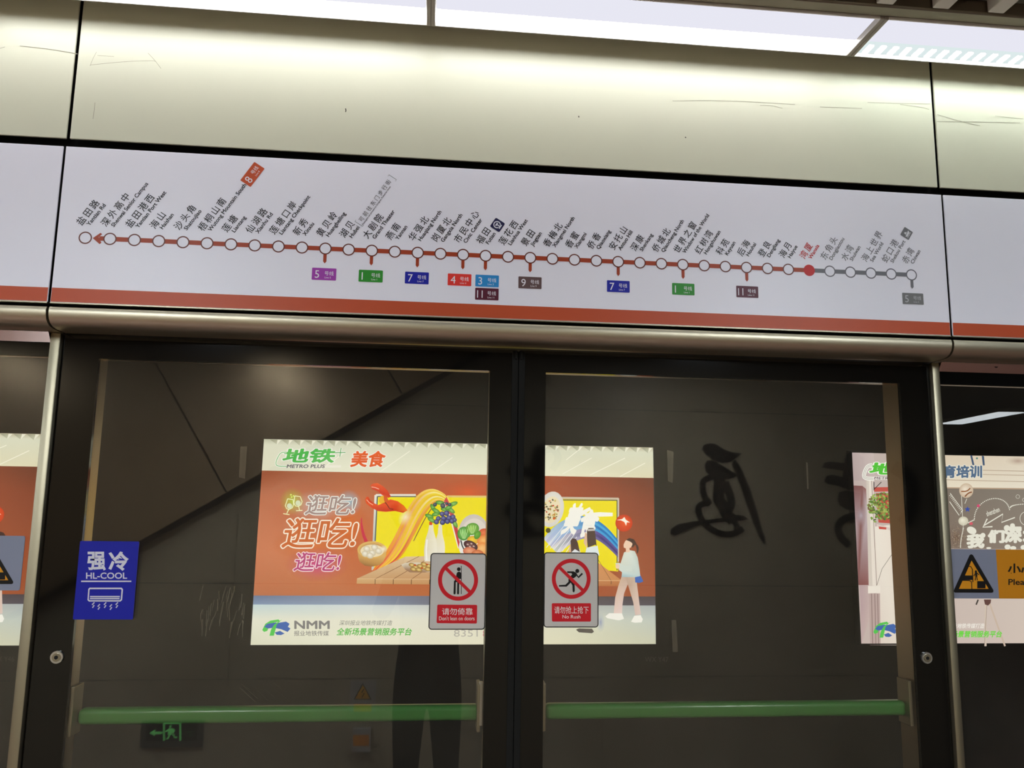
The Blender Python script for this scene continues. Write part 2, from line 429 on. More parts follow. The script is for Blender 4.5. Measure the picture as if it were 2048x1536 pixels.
# rounded steel nose under the boards
NOSE = [(-.084, 2.1430), (-.0865, 2.1395), (-.0875, 2.133), (-.0865, 2.125), (-.083, 2.117), (-.076, 2.110), (-.066, 2.1055), (-.054, 2.1035), (-.04, 2.1030)]
for i, (x0, x1) in enumerate(MOD):
    tail = [(-.002, 2.1035), (-.002, 2.1045), (-.046, 2.1045), (-.046, 2.1430)]
    o = MB().profile(NOSE+tail, x0, x1).build('header_nose', 'nose_steel', smooth=35)
    tag(o, ['rounded brushed steel nose below the plain board on the left', 'rounded brushed steel nose running above both sliding doors',
            'rounded brushed steel nose below the plain board on the right'][i], 'trim', 'steel header noses')
for i, (x0, x1) in enumerate(((-2.8, -.83), (1.2125, 3.2))):
    o = MB().profile([(-.0190, 2.1025), (-.0040, 2.0820), (-.0015, 2.0820), (-.0015, 2.1025)], x0, x1).build('soffit_strip', 'mirror_steel')
    tag(o, ['polished soffit strip above the fixed glass left of the doors', 'polished soffit strip with a dark screw cap above the fixed glass on the right'][i], 'trim', 'polished soffit strips')
    if i == 1:
        x, z = at(1991, 731, -.012)
        child(MB().cyl((x, -.0125, z), .0058, .004, 'y', 20), 'screw_cap', 'black_gap', o)

# ------------------------------------------------------------------ the line map print
B = signs[1]
X0, DX, ZL = -.7443, .05002, 2.2945
names = [('盐田路', 'Yantian Rd'), ('深外高中', 'Shenwai Senior Campus'), ('盐田港西', 'Yantian Port West'), ('海山', 'Haishan'), ('沙头角', 'Shatoujiao'),
 ('梧桐山南', 'Wutong Mountain South'), ('莲塘', 'Liantang'), ('仙湖路', 'Xianhu Rd'), ('莲塘口岸', 'Liantang Checkpoint'), ('新秀', 'Xinxiu'),
 ('黄贝岭', 'Huangbeiling'), ('湖贝', 'Hubei'), ('大剧院', 'Grand Theater'), ('燕南', 'Yannan'), ('华强北', 'Huaqiang North'), ('岗厦北', 'Gangxia North'),
 ('市民中心', 'Civic Center'), ('福田', 'Futian'), ('莲花西', 'Lianhua West'), ('景田', 'Jingtian'), ('香梅北', 'Xiangmei North'), ('香蜜', 'Xiangmi'),
 ('侨香', 'Qiaoxiang'), ('安托山', 'Antuo Hill'), ('深康', 'Shenkang'), ('侨城北', 'Qiaocheng North'), ('世界之窗', 'Window of the World'), ('红树湾', 'Hongshuwan'),
 ('科苑', 'Keyuan'), ('后海', 'Houhai'), ('登良', 'Dengliang'), ('海月', 'Haiyue'), ('湾厦', 'Wanxia'), ('东角头', 'Dongjiaotou'), ('水湾', 'Shuiwan'),
 ('海上世界', 'Sea World'), ('蛇口港', 'Shekou Port'), ('赤湾', 'Chiwan')]
LINEC, RINGC, GREY, RED, BLK = (164, 62, 30), (104, 48, 38), (112, 112, 118), (196, 24, 28), (24, 23, 27)
Pm = Paint(lambda x, z: (x, z), SY-.0003, 1e-5)
sx_ = lambda i: X0+DX*i
# the line itself
Pm.rect(X0+.028, ZL-.005, sx_(32), ZL+.005, LINEC)
Pm.poly([(X0+.0150, ZL), (X0+.030, ZL+.0125), (X0+.0335, ZL+.0095), (X0+.027, ZL+.003), (X0+.03, ZL-.003), (X0+.0335, ZL-.0095), (X0+.030, ZL-.0125)], LINEC)
Pm.build('route_line', 'print', B)
Pm.rect(sx_(32), ZL-.005, sx_(37), ZL+.005, GREY); Pm.build('route_line', 'print', B, 'grey line of the stations already passed'); Pm.restart = Pm.k = 5
ANG = 58.0
ca, sa = math.cos(R(ANG)), math.sin(R(ANG))
WHITE = (236, 235, 246)
def spaced(Pq, chars, x, z, size, pitch, col, off, ang):
    Pq.multi = True
    for j, ch in enumerate(chars):
        Pq.text(ch, x+pitch*j*math.cos(R(ang)), z+pitch*j*math.sin(R(ang)), size, col, off, ang, anchor='o', sx=.95)
    Pq.multi = False
ends = {}
for i, (cn, en) in enumerate(names):
    x = sx_(i); col = RED if i == 32 else GREY if i > 32 else BLK
    rc = RED if i == 32 else (108, 106, 116) if i > 32 else RINGC
    Pm.ell(x, ZL, .0136, .0136, rc, n=36)
    if i != 32: Pm.ell(x, ZL, .0109, .0109, WHITE, n=36)
    Pm.build('station_marker', 'print', B)
    ex, ez = x+.0060, ZL+.0262
    Pm.multi = True; V, _ = glyphs(en, 0.0); wide = {1: 1.0, 26: .99}.get(i, 1.05)
    Pm.text(en, ex, ez, .0122, col, .024, ANG, sx=wide); Pm.multi = False
    cx, cz = ex-.0064-sa*.0118, ez-.0070+ca*.0118
    spaced(Pm, cn, cx, cz, .0196, .0222, col, .009, ANG)
    Pm.build('station_name', 'print', B)
    w = (max(v[0] for v in V)-min(v[0] for v in V))*.0122*wide
    ends[i] = (ex+ca*w, ez+sa*w)
def rot_rect(Pq, cx, cz, w, h, ang, col):
    c, d = math.cos(R(ang)), math.sin(R(ang))
    Pq.poly([(cx+u*c-v*d, cz+u*d+v*c) for u, v in ((-w/2, -h/2), (w/2, -h/2), (w/2, h/2), (-w/2, h/2))], col)
def rot_poly(Pq, pts, cx, cz, ang, col):
    c, d = math.cos(R(ang)), math.sin(R(ang))
    Pq.poly([(cx+u*c-v*d, cz+u*d+v*c) for u, v in pts], col)
def badge(cx, cz, num, col, ang=0, txt=(235, 232, 240)):
    c, d = math.cos(R(ang)), math.sin(R(ang)); T = lambda u, v: (cx+u*c-v*d, cz+u*d+v*c)
    Pm.poly([T(*q) for q in rrect(-.026, .026, -.0135, .0135, .0015, 2)], col)
    two = len(num) == 2
    xx, zz = T(-.0195 if not two else -.0215, -.0088); Pm.text(num, xx, zz, .0245, txt, 0, ang, sx=.82 if two else .95)
    xx, zz = T(.0010, -.0018); Pm.text('号线', xx, zz, .0104, txt, 0, ang, sx=.98)
    xx, zz = T(.0015, -.0092); Pm.text('Line '+num, xx, zz, .0056, txt, 0, ang)
    Pm.build('line_badge', 'print', B)
badges = [(10, '5', (160, 58, 170), 0), (12, '1', (42, 142, 40), 0), (14, '7', (22, 30, 160), 0), (16, '4', (228, 56, 48), -.0065), (17, '3', (44, 140, 208), .0045),
          (19, '9', (98, 76, 76), 0), (23, '7', (22, 30, 160), 0), (26, '1', (42, 142, 40), 0), (29, '11', (88, 26, 48), 0), (37, '5', (116, 116, 116), 0)]
for i, num, col, dx in badges:
    x = sx_(i); g = i == 37
    Pm.poly([(x-.0035, ZL-.0125), (x-.0035, ZL-.029), (x, ZL-.0335), (x+.0035, ZL-.029), (x+.0035, ZL-.0125)], GREY if g else LINEC)
    Pm.build('interchange_stub', 'print', B)
    badge(x+dx, ZL-.0575, num, col, 0, (186, 186, 190) if g else (235, 232, 240))
badge(sx_(17)+.0045, ZL-.0875, '11', (88, 26, 48))
e5 = ends[5]
badge(e5[0]+ca*.028-sa*.004, e5[1]+sa*.028+ca*.004, '8', (196, 82, 44), ANG)
# note in brackets behind Hubei
hb = ends[11]; o0 = (hb[0]+ca*.004-sa*.010, hb[1]+sa*.004+ca*.010)
T = lambda u, v: (hb[0]+ca*u-sa*v, hb[1]+sa*u+ca*v)
for u0, dirn in ((.006, 1), (.138, -1)):
    Pm.line([T(u0+dirn*.004, -.0035), T(u0, -.0035), T(u0, .0165), T(u0+dirn*.004, .0165)], .0009, BLK)
q = T(.013, .0035); spaced(Pm, '可前往东门步行街', q[0], q[1], .0118, .0148, BLK, .004, ANG)
q = T(.009, -.0028); Pm.text('Passengers can proceed to Dongmen Pedestrian Street', q[0], q[1], .00485, BLK, .014, ANG)
Pm.build('map_note', 'print', B)
# railway symbol after Futian and ferry symbol after Shekou Port
fx, fz = at(995, 450, SY); c_, d_ = ca, sa
T = lambda u, v: (fx+ca*u-sa*v, fz+sa*u+ca*v)
Pm.poly([T(*q) for q in rrect(-.0125, .0125, -.0125, .0125, .003, 3)], (34, 32, 74))
for r0, r1, a0, a1 in ((.0062, .0084, -60, 240),):
    pts = [];
    for k in range(25):
        t = R(a0+(a1-a0)*k/24); pts.append(T(r0*math.cos(t), r0*math.sin(t)+.0012)); pts.append(T(r1*math.cos(t), r1*math.sin(t)+.0012))
    Pm.raw(pts, [(2*k, 2*k+1, 2*k+3, 2*k+2) for k in range(24)], [(225, 225, 235)]*len(pts))
Pm.poly([T(*q) for q in ((-.0035, .004), (.0035, .004), (.0042, .0015), (.0012, .0004), (.0012, -.005), (.0055, -.0072), (.0055, -.0088), (-.0055, -.0088), (-.0055, -.0072), (-.0012, -.005), (-.0012, .0004), (-.0042, .0015))], (225, 225, 235))
Pm.build('railway_symbol', 'print', B)
fx, fz = at(1813, 467, SY)
T = lambda u, v: (fx+ca*u-sa*v, fz+sa*u+ca*v)
Pm.poly([T(*q) for q in rrect(-.0118, .0118, -.0118, .0118, .002, 3)], (112, 112, 116))
Pm.poly([T(*q) for q in ((-.0085, -.0015), (.009, .0005), (.006, -.0055), (-.006, -.0055))], (212, 212, 218))
Pm.poly([T(*q) for q in ((-.004, .0), (-.003, .0055), (.0, .0055), (.002, .0025), (.004, .0015))], (212, 212, 218))
Pm.line([T(-.0085, -.0078), T(-.004, -.0068), T(0, -.0078), T(.004, -.0068), T(.0085, -.0078)], .0011, (212, 212, 218))
Pm.build('ferry_symbol', 'print', B)

# ------------------------------------------------------------------ sliding doors
GT = .010                                           # glass thickness, front face at y = 0
def leaf(x0, x1, gx0, gx1, name_label, stile_d, strip_side, lockx):
    o = empty('sliding_door', ((x0+x1)/2, 0, 0))
    tag(o, name_label, 'door', 'platform screen door leaves')
    ztop, zbot, gz0, gz1 = 2.100, .02, .14, 2.0500
    child(MB().box(gx0, gx1, 0, GT, gz0, gz1), 'glass_pane', 'door_glass', o)
    b = MB()
    b.box(x0, gx0, 0, GT, zbot, ztop); b.box(gx1, x1, 0, GT, zbot, ztop)
    b.box(gx0, gx1, 0, GT, gz1, ztop); b.box(gx0, gx1, 0, GT, zbot, gz0)
    child(b, 'black_border', 'black_enamel', o)
    outer = (x0+.004, gx0) if strip_side < 0 else (gx1, x1-.004)
    inner = (gx1, x1-.004) if strip_side < 0 else (x0+.004, gx0)
    st = child(MB().box(*outer, GT, GT+stile_d, zbot, ztop-.004, .001), 'stile', 'stile_bronze', o)
    s2 = child(MB().box(*inner, GT, GT+.036, zbot, ztop-.004, .001), 'stile', 'stile_bronze', o)
    child(MB().box(gx0, gx1, GT, GT+.020, gz1, ztop-.004, .001), 'top_rail', 'stile_bronze', o)
    child(MB().box(gx0, gx1, GT, GT+.036, zbot, gz0, .001), 'bottom_rail', 'stile_bronze', o)
    # green release bar behind the glass
    bar = child(MB().box(gx0+.010, gx1-.006, .030, .062, 1.2805, 1.3125, .010, 5), 'release_bar', 'green_bar', o, smooth=50, label='green release bar')
    for xx in (gx0+.004, gx1-.010):
        child(MB().box(xx-.004, xx+.004, .012, .060, 1.262, 1.362, .002), 'bar_bracket', 'brushed_steel', bar)
    if strip_side < 0:
        child(MB().box(gx1-.010, gx1-.001, .012, .03, 1.275, 1.365, .002), 'latch_plate', 'lock_steel', o)
    # rubber edge where the leaves meet
    ex = x1 if strip_side < 0 else x0
    child(MB().box(ex-.0125 if strip_side < 0 else ex-.002, ex+.002 if strip_side < 0 else ex+.0125, -.003, GT+.03, zbot, ztop-.003, .0015), 'rubber_edge', 'rubber', o)
    child(MB().box(ex-.0055, ex-.0015, -.010, -.003, 2.078, 2.098, .001) if strip_side < 0 else MB().box(ex+.0015, ex+.0055, -.010, -.003, 2.078, 2.098, .001), 'guide_pin', 'rubber', o)
    # lock barrel
    lx, lz = lockx
    lk = child(MB().cyl((lx, -.002, lz), .0125, .005, 'y', 32), 'lock', 'lock_steel', o, smooth=40)
    child(MB().cyl((lx, -.0050, lz), .0085, .002, 'y', 28), 'lock_barrel', 'brushed_steel', lk, smooth=40)
    child(MB().cyl((lx, -.0062, lz), .0042, .001, 'y', 6), 'key_socket', 'rubber', lk)
    return o
dl = leaf(-.8045, .1895, -.7290, .1270, 'left sliding glass door with the blue air-conditioning sticker', .0415, -1, (-.756, 1.424))
dr = leaf(.1945, 1.1905, .2555, 1.1150, 'right sliding glass door with the running-figure warning sticker', .066, 1, (1.140, 1.4155))

# residue of old tape on the glass
def residue(parent, quads, yy=-.0006):
    mb = MB()
    for q in quads:
        pts = [at(px, py, 0) for px, py in q]; mb.prism(pts, yy, yy+.0004)
    child(mb, 'tape_residue', 'residue', parent)
residue(dl, [[(481, 893), (494, 893), (490, 957), (478, 955)]])
residue(dr, [[(1334, 900), (1347, 904), (1345, 966), (1336, 962)], [(1343, 1240), (1352, 1240), (1356, 1304), (1345, 1304)], [(1612, 925), (1615, 925), (1617, 978), (1614, 978)]])
rg = random.Random(3)
def smears(parent, px0, py0, px1, py1, n, slope):
    mb = MB()
    for _ in range(n):
        x = rg.uniform(px0, px1); y = rg.uniform(py0, py1); l = rg.uniform(10, 34); w = rg.uniform(.6, 1.6); dx = l*slope+rg.uniform(-5, 5)
        q = [at(a, b, 0) for a, b in ((x, y), (x+w, y), (x+w+dx, y+l), (x+dx, y+l))]
        mb.prism(q, -.0005, -.0002)
    child(mb, 'glass_smears', 'residue', parent)['kind'] = 'stuff'
smears(dl, 400, 1170, 490, 1250, 46, -.15)
smears(dl, 470, 1365, 560, 1385, 8, 1.2)

# ------------------------------------------------------------------ steel door posts and fixed side panels
for i, (x0, x1) in enumerate(((-.8290, -.8070), (1.1920, 1.2115))):
    o = MB().box(x0, x1, -.012, .075, .0, 2.1020, .003).build('door_post', 'brushed_steel', smooth=40)
    tag(o, ['slim steel door post left of the sliding doors', 'slim steel door post right of the sliding doors'][i], 'post', 'steel door posts')
for i, (x0, x1) in enumerate(((-2.70, -.8300), (1.2125, 3.10))):
    o = empty('fixed_glass_panel', ((x0+x1)/2, 0, 0))
    tag(o, ['fixed glass panel left of the doors with a grey and yellow caution sticker', 'fixed glass panel right of the doors with a train warning sticker'][i], 'panel', 'fixed glass panels')
    child(MB().box(x0, x1, 0, GT, .14, 2.0520), 'glass_pane', 'door_glass', o)
    child(MB().box(x0, x1, 0, GT, 2.0520, 2.0980), 'black_border', 'black_enamel', o); child(MB().box(x0, x1, 0, GT, .02, .14), 'black_border', 'black_enamel', o)
    child(MB().box(x0, x1, GT, GT+.016, 2.0520, 2.0980), 'top_rail', 'stile_bronze', o)
    child(MB().box(x0, x1, GT, GT+.05, .02, .14), 'bottom_rail', 'stile_bronze', o)

# ------------------------------------------------------------------ stickers and plates on the glass
YS = -.0030
def plate(name, label, cat, quad, mat, r, edge=None, t=.0022):
    """rounded plate whose corners the photograph shows at quad"""
    P4 = [at(px, py, YS) for px, py in quad]
    x0 = (P4[0][0]+P4[3][0])/2; x1 = (P4[1][0]+P4[2][0])/2; z1 = (P4[0][1]+P4[1][1])/2; z0 = (P4[2][1]+P4[3][1])/2
    o = MB().prism(rrect(x0, x1, z0, z1, r), YS, YS+t).build(name, mat)
    tag(o, label, cat)
    if edge:
        e = .0022
        child(MB().prism(rrect(x0-e, x1+e, z0-e, z1+e, r+e), YS+.0004, YS+t+.0004), 'dark_edge', edge, o)
    return o
ms = lambda px, py: at(px, py, YS)
def Cz(ox, oy, k): return lambda x, y: (ox+x/k, oy+y/k)

# blue cool-carriage sticker
o = plate('cooling_sticker', 'blue sticker with an air conditioner drawing on the left sliding door', 'sticker', [(161, 1082), (279, 1083), (265, 1240), (145, 1238)], 'sticker_blue', .0025, t=.0015)
c = Cz(140, 1070, 8.533); Pb = Paint(lambda x, y: ms(*c(x, y)), YS, 2e-5)
WB = (205, 204, 214)
Pb.fit('强', 295, 285, 612, 606, WB, .030); Pb.fit('冷', 655, 280, 1003, 612, WB, .036); Pb.fit('HL-COOL', 274, 640, 974, 748, WB, .018)
Pb.build('lettering', 'print', o)
Pb.rect(190, 778, 1047, 802, WB)
T4 = lambda pts: [(x, y) for x, y in pts]
outer = [(335, 898), (880, 898), (905, 925), (888, 1110), (860, 1136), (325, 1136), (298, 1110), (312, 922)]
inner = [(342, 924), (868, 924), (880, 938), (866, 1098), (848, 1112), (335, 1112), (322, 1100), (334, 935)]
Pb.raw(outer+inner, [(i, (i+1) % 8, 8+(i+1) % 8, 8+i) for i in range(8)], [WB]*16)
Pb.rect(342, 1040, 850, 1062, WB); Pb.rect(340, 1074, 846, 1096, WB)
for zx, zy in ((395, 1150), (490, 1180), (597, 1150), (695, 1184), (797, 1150)):
    Pb.line([(zx+22, zy), (zx-16, zy+38), (zx+18, zy+52), (zx-12, zy+92)], 20, WB)
Pb.build('air_conditioner_symbol', 'print', o)

# do-not-lean and no-rush stickers
c2 = Cz(840, 1080, 5.389)
SR = (204, 28, 40); SB = (16, 15, 16); ST = (228, 222, 216)
def prohibition(Pq, cx, cy, r):
    ky = 1.035
    Pq.ring(cx, cy, r*.80, r, SR, ky=ky, n=56)
def bar45(Pq, cx, cy, r):
    a = .62*r
    Pq.line([(cx-.66*r, cy-.64*r), (cx+.66*r, cy+.66*r)], .165*r, SR)
o = plate('no_leaning_sticker', 'grey sticker forbidding leaning on the left sliding door', 'sticker', [(863, 1107), (971, 1110), (968, 1258), (859, 1257)], 'sticker_grey', .005, 'sticker_black')
Pn = Paint(lambda x, y: ms(*c2(x, y)), YS, 2e-5)
Pn.ell(418, 315, 20, 21, SB)
Pn.rect(441, 278, 448, 583, SB)
Pn.poly([(405, 345), (425, 340), (441, 352), (441, 420), (425, 420), (395, 410), (388, 395), (395, 358)], SB)
Pn.poly([(375, 432), (392, 400), (420, 415), (425, 440), (424, 455), (378, 455), (370, 448)], SB)
Pn.poly([(366, 440), (386, 440), (384, 575), (378, 586), (366, 586), (361, 576)], SB); Pn.poly([(402, 440), (422, 440), (420, 575), (416, 586), (404, 586), (399, 576)], SB)
Pn.build('leaning_figure', 'print', o)
prohibition(Pn, 410, 431, 216); bar45(Pn, 410, 431, 216); Pn.build('prohibition_ring', 'print', o, 'red ring with diagonal bar')
Pn.poly([(x, y) for x, y in [(186, 705), (194, 696), (608, 699), (616, 708), (613, 892), (604, 900), (188, 896), (179, 888)]], SR)
Pn.fit('请勿倚靠', 238, 733, 568, 808, ST, .005); Pn.fit("Don't lean on doors", 205, 822, 588, 866, ST, .004)
Pn.build('caption', 'print', o)
o = plate('no_rushing_sticker', 'grey sticker with crossed-out running figure on the right sliding door', 'sticker', [(1090, 1107), (1195, 1107), (1195, 1253), (1089, 1253)], 'sticker_grey', .005, 'sticker_black')
Pn.ell(1695, 334, 21, 22, SB)
Pn.poly([(1585, 337), (1655, 338), (1682, 352), (1690, 362), (1680, 395), (1660, 410), (1636, 415), (1618, 398), (1640, 368), (1630, 357), (1588, 355)], SB)
Pn.line([(1684, 372), (1708, 402), (1750, 360)], 19, SB)
Pn.poly([(1600, 420), (1618, 418), (1640, 440), (1614, 470), (1580, 503), (1497, 503), (1498, 486), (1568, 482), (1600, 450)], SB)
Pn.poly([(1608, 425), (1640, 425), (1665, 470), (1668, 545), (1660, 566), (1645, 556), (1642, 490), (1625, 460)], SB)
Pn.build('running_figure', 'print', o)
prohibition(Pn, 1630, 418, 209); bar45(Pn, 1630, 418, 209); Pn.build('prohibition_ring', 'print', o, 'red ring with diagonal bar')
Pn.poly([(1428, 681), (1835, 681), (1842, 690), (1842, 870), (1834, 879), (1430, 878), (1422, 869), (1420, 690)], SR)
Pn.fit('请勿抢上抢下', 1447, 714, 1818, 793, ST, .002); Pn.fit('No Rush', 1535, 808, 1729, 846, ST, .004)
Pn.build('caption', 'print', o)

# train warning sticker on the right fixed panel, and its fellow on the left
YEL = (206, 138, 24)
def triangle(Pq, T):
    Pq.poly([T(x, y) for x, y in [(926, 822), (938, 816), (950, 822), (1097, 1074), (1095, 1088), (1084, 1092), (822, 1091), (812, 1084), (814, 1072)]], SB)
    Pq.poly([T(x, y) for x, y in [(940, 862), (1062, 1064), (850, 1064)]], YEL)
    Pq.poly([T(x, y) for x, y in [(884, 968), (946, 968), (946, 1000), (868, 1000)]], SB)
    Pq.line([T(x, y) for x, y in [(915, 902), (935, 905), (946, 925), (950, 1016)]], 1.8, SB)
    Pq.line([T(x, y) for x, y in [(868, 1003), (925, 1004), (940, 1014), (942, 1064)]], 1.8, SB)
    Pq.rect(*T(980, 1008), *T(1040, 1060), SB)
    Pq.ell(*T(971, 940), 2.2, 2.6, SB); Pq.line([T(x, y) for x, y in [(972, 946), (974, 975)]], 4.4, SB)
    for q in ([(972, 970), (965, 1003)], [(976, 970), (981, 1003)], [(970, 950), (955, 972)], [(978, 950), (994, 964)]): Pq.line([T(*k) for k in q], 1.7, SB)
c3 = Cz(1680, 880, 3.573)
o = plate('train_warning_sticker', 'grey and amber train gap warning sticker on the right fixed glass', 'sticker', [(1897, 1098.5), (2170, 1100), (2178, 1198.5), (1904, 1196)], 'sticker_steel', .0005, t=.0015)
Pn = Paint(ms, YS, 2e-5)
triangle(Pn, c3); Pn.build('warning_triangle', 'print', o)
Pn.poly([(1991.5, 1099), (2169, 1100), (2176, 1197.5), (1998, 1197)], (196, 128, 22)); Pn.build('amber_field', 'print', o)
Pn.fit('小心', 2015, 1127, 2068, 1149, (24, 20, 18), .03); Pn.fit('Please', 2016.5, 1158, 2066, 1170, (24, 20, 18), .02); Pn.build('lettering', 'print', o)
o = plate('train_warning_sticker', 'grey and amber train warning sticker with rounded end on the left fixed glass', 'sticker', [(-225, 1070), (49, 1071), (41, 1181), (-230, 1180)], 'sticker_steel', .004, t=.0015)
shift = lambda x, y: (c3(x, y)[0]-1960.5, c3(x, y)[1]-17.5)
triangle(Pn, shift); Pn.build('warning_triangle', 'print', o)
Pn.poly([(-224, 1071), (-62, 1071), (-68, 1179), (-228, 1179)], (196, 128, 22)); Pn.build('amber_field', 'print', o)

# ------------------------------------------------------------------ ceiling lamps along the header
LZ = 2.807; LY0, LY1 = -.1325, -.282
def lamp_box(x0, x1, dots=False):
    o = empty('ceiling_lamp', ((x0+x1)/2, (LY0+LY1)/2, LZ))
    b = MB()
    b.box(x0, x0+.010, LY1, LY0, LZ-.001, LZ+.10, .002); b.box(x1-.010, x1, LY1, LY0, LZ-.001, LZ+.10, .002)
    b.box(x0+.010, x1-.010, LY1, LY0, LZ+.085, LZ+.10)
    child(b, 'housing', 'lamp_grey', o)
    child(MB().box(x0+.010, x1-.010, LY0-.003, LY0, LZ, LZ+.085, .001), 'front_lip', 'lamp_lip', o)
    child(MB().box(x0+.010, x1-.010, LY1, LY1+.004, LZ, LZ+.085, .001), 'back_lip', 'lamp_lip', o)
    child(MB().box(x0+.011, x1-.011, LY1+.005, LY0-.048, LZ+.010, LZ+.016, .003), 'diffuser', 'lamp_tray', o)
    if not dots:
        child(MB().box(x0+.011, x1-.011, LY0-.048, LY0-.005, LZ+.006, LZ+.012), 'light_strip', 'lamp_strip', o)
    else:
        bed = child(MB().box(x0+.011, x1-.011, LY0-.048, LY0-.005, LZ+.008, LZ+.012), 'light_strip', 'lamp_led_bed', o)
        n = 31; first = None
        for k in range(n):
            xx = x0+.032+(x1-x0-.064)*k/(n-1)
            if first is None:
                first = child(MB().box(xx-.006, xx+.006, LY0-.040, LY0-.010, LZ+.005, LZ+.008), 'light_diode', 'lamp_led', bed); fx0 = xx
            else:
                d = first.copy(); COL.objects.link(d); d.parent = bed; d.location.x = xx-fx0
    return o
LBL = {-2: 'ceiling lamp box over the far left header, mostly out of the frame', -1: 'white ceiling lamp box at the top left, ending at a grey divider',
       0: 'white ceiling lamp box above the middle and right of the line map', 1: 'white ceiling lamp box with visible light dots at the top right', 2: 'ceiling lamp box over the far right header, beyond the dotted one'}
for k in range(-2, 3):
    x0 = -.030+.985*k
    tag(lamp_box(x0, x0+.985, k >= 1), LBL[k], 'lamp', 'ceiling lamp boxes along the header')
# rail behind the lamps and the white ceiling baffles beyond it
o = MB().box(-2.6, 3.6, -.318, -.2825, 2.811, 2.845, .004).build('ceiling_rail', 'rail_bronze'); tag(o, 'bronze ceiling rail between the lamp boxes and the baffles', 'rail', 'ceiling rails')
bx0, by0 = atz(1859, 22, 2.8125); bx1, _ = atz(1894, 22, 2.8125); bxp, _ = atz(1747, 14, 2.8125)
pitch = bx0-bxp; wB = bx1-bx0
first = None; HB = .075
for k in range(-20, 5):
    x = bx0+pitch*k
    if first is None:
        first = MB().box(x, x+wB, -2.9, -.322, 2.8125, 2.8125+HB, .002).build('ceiling_baffle', 'baffle_white'); o = first; fx0 = x
    else:
        o = first.copy(); COL.objects.link(o); o.location.x = first.location.x+(x-fx0)
    lab = {-2: 'white ceiling baffle, its end just showing, furthest left of four', -1: 'white ceiling baffle above the lamp divider at the top right', 0: 'white ceiling baffle, second from the right corner of the frame', 1: 'white ceiling baffle nearest the top right corner'}.get(k)
    tag(o, lab or 'white ceiling baffle in the row running on beyond the frame', 'baffle', 'white ceiling baffles')
for k, xx in enumerate((.1, bx0-pitch*.42, bx0+pitch*.62, 2.9)):
    o = MB().box(xx-.012, xx+.012, -.40, -.325, 2.835, 2.96, .003).build('rail_hanger', 'hanger_black')
    tag(o, ['dark hanger bracket over the middle of the header', 'dark hanger bracket between two ceiling baffles left of the corner', 'dark hanger bracket beside the corner ceiling baffle', 'dark hanger bracket beyond the right edge'][k], 'bracket', 'ceiling hangers')
# mirrored lamp panel over the platform, plus unseen ones added for fill light
fr = None
for k, (lx, ly) in enumerate(((6.55, -7.25), (-3.2, -2.3), (-1.2, -2.3), (1.6, -2.3), (6.55, -4.2), (9.0, -7.25), (-5.4, -2.3))):
    z = 2.86 if k in (0, 4, 5) else 2.765
    o = empty('lamp_panel', (lx, ly, z))
    child(MB().box(lx-.17, lx+.17, ly-.70, ly+.70, z, z+.04, .003), 'housing', 'lamp_grey', o)
    child(MB().box(lx-.155, lx+.155, ly-.685, ly+.685, z-.004, z+.002), 'diffuser', 'lamp_far' if k in (0, 4, 5) else 'lamp_panel', o)
    if k == 0: o.rotation_euler[2] = R(7.3); o.location.x = 6.60
    tag(o, 'white lamp panel mirrored as a bright streak in the right fixed glass' if k == 0 else 'unseen lamp panel added over the platform', 'lamp', 'platform lamp panels')

# ------------------------------------------------------------------ what hangs on the rear wall, seen mirrored in the glass
def mir(px, py):
    return at(px, py, -RW)
def glyph3d(label, polys, strokes):
    mb = MB(); k = 0
    for pl in polys:
        mb.prism([mir(*q) for q in pl], RW-.001, RW+.012+k*.0004); k += 1
    o = mb.build('calligraphy_character', 'ink'); tag(o, label, 'lettering', 'brush characters on the rear wall')
    for pts, w in strokes:
        Pz = Paint(lambda px, py: mir(px, py), RW, 0)
        Pz.line(pts, w, (10, 10, 10), smooth=2)
        V, Fq = Pz.V, Pz.F; b = MB()
        a = [b.bm.verts.new((v[0], RW+.0005, v[2])) for v in V]; t = [b.bm.verts.new((v[0], RW+.011+k*.0004, v[2])) for v in V]; k += 1
        for f in Fq:
            b.bm.faces.new([t[i] for i in f]); b.bm.faces.new([a[i] for i in f][::-1])
        n = len(V)//2
        for i in range(n-1):
            for s_ in (0, 1):
                b.bm.faces.new((a[2*i+s_], a[2*i+2+s_], t[2*i+2+s_], t[2*i+s_]))
        child(b, 'brush_stroke', 'ink', o)
    return o
c6 = Cz(1000, 860, 2.768); M6 = lambda L: [c6(*q) for q in L]
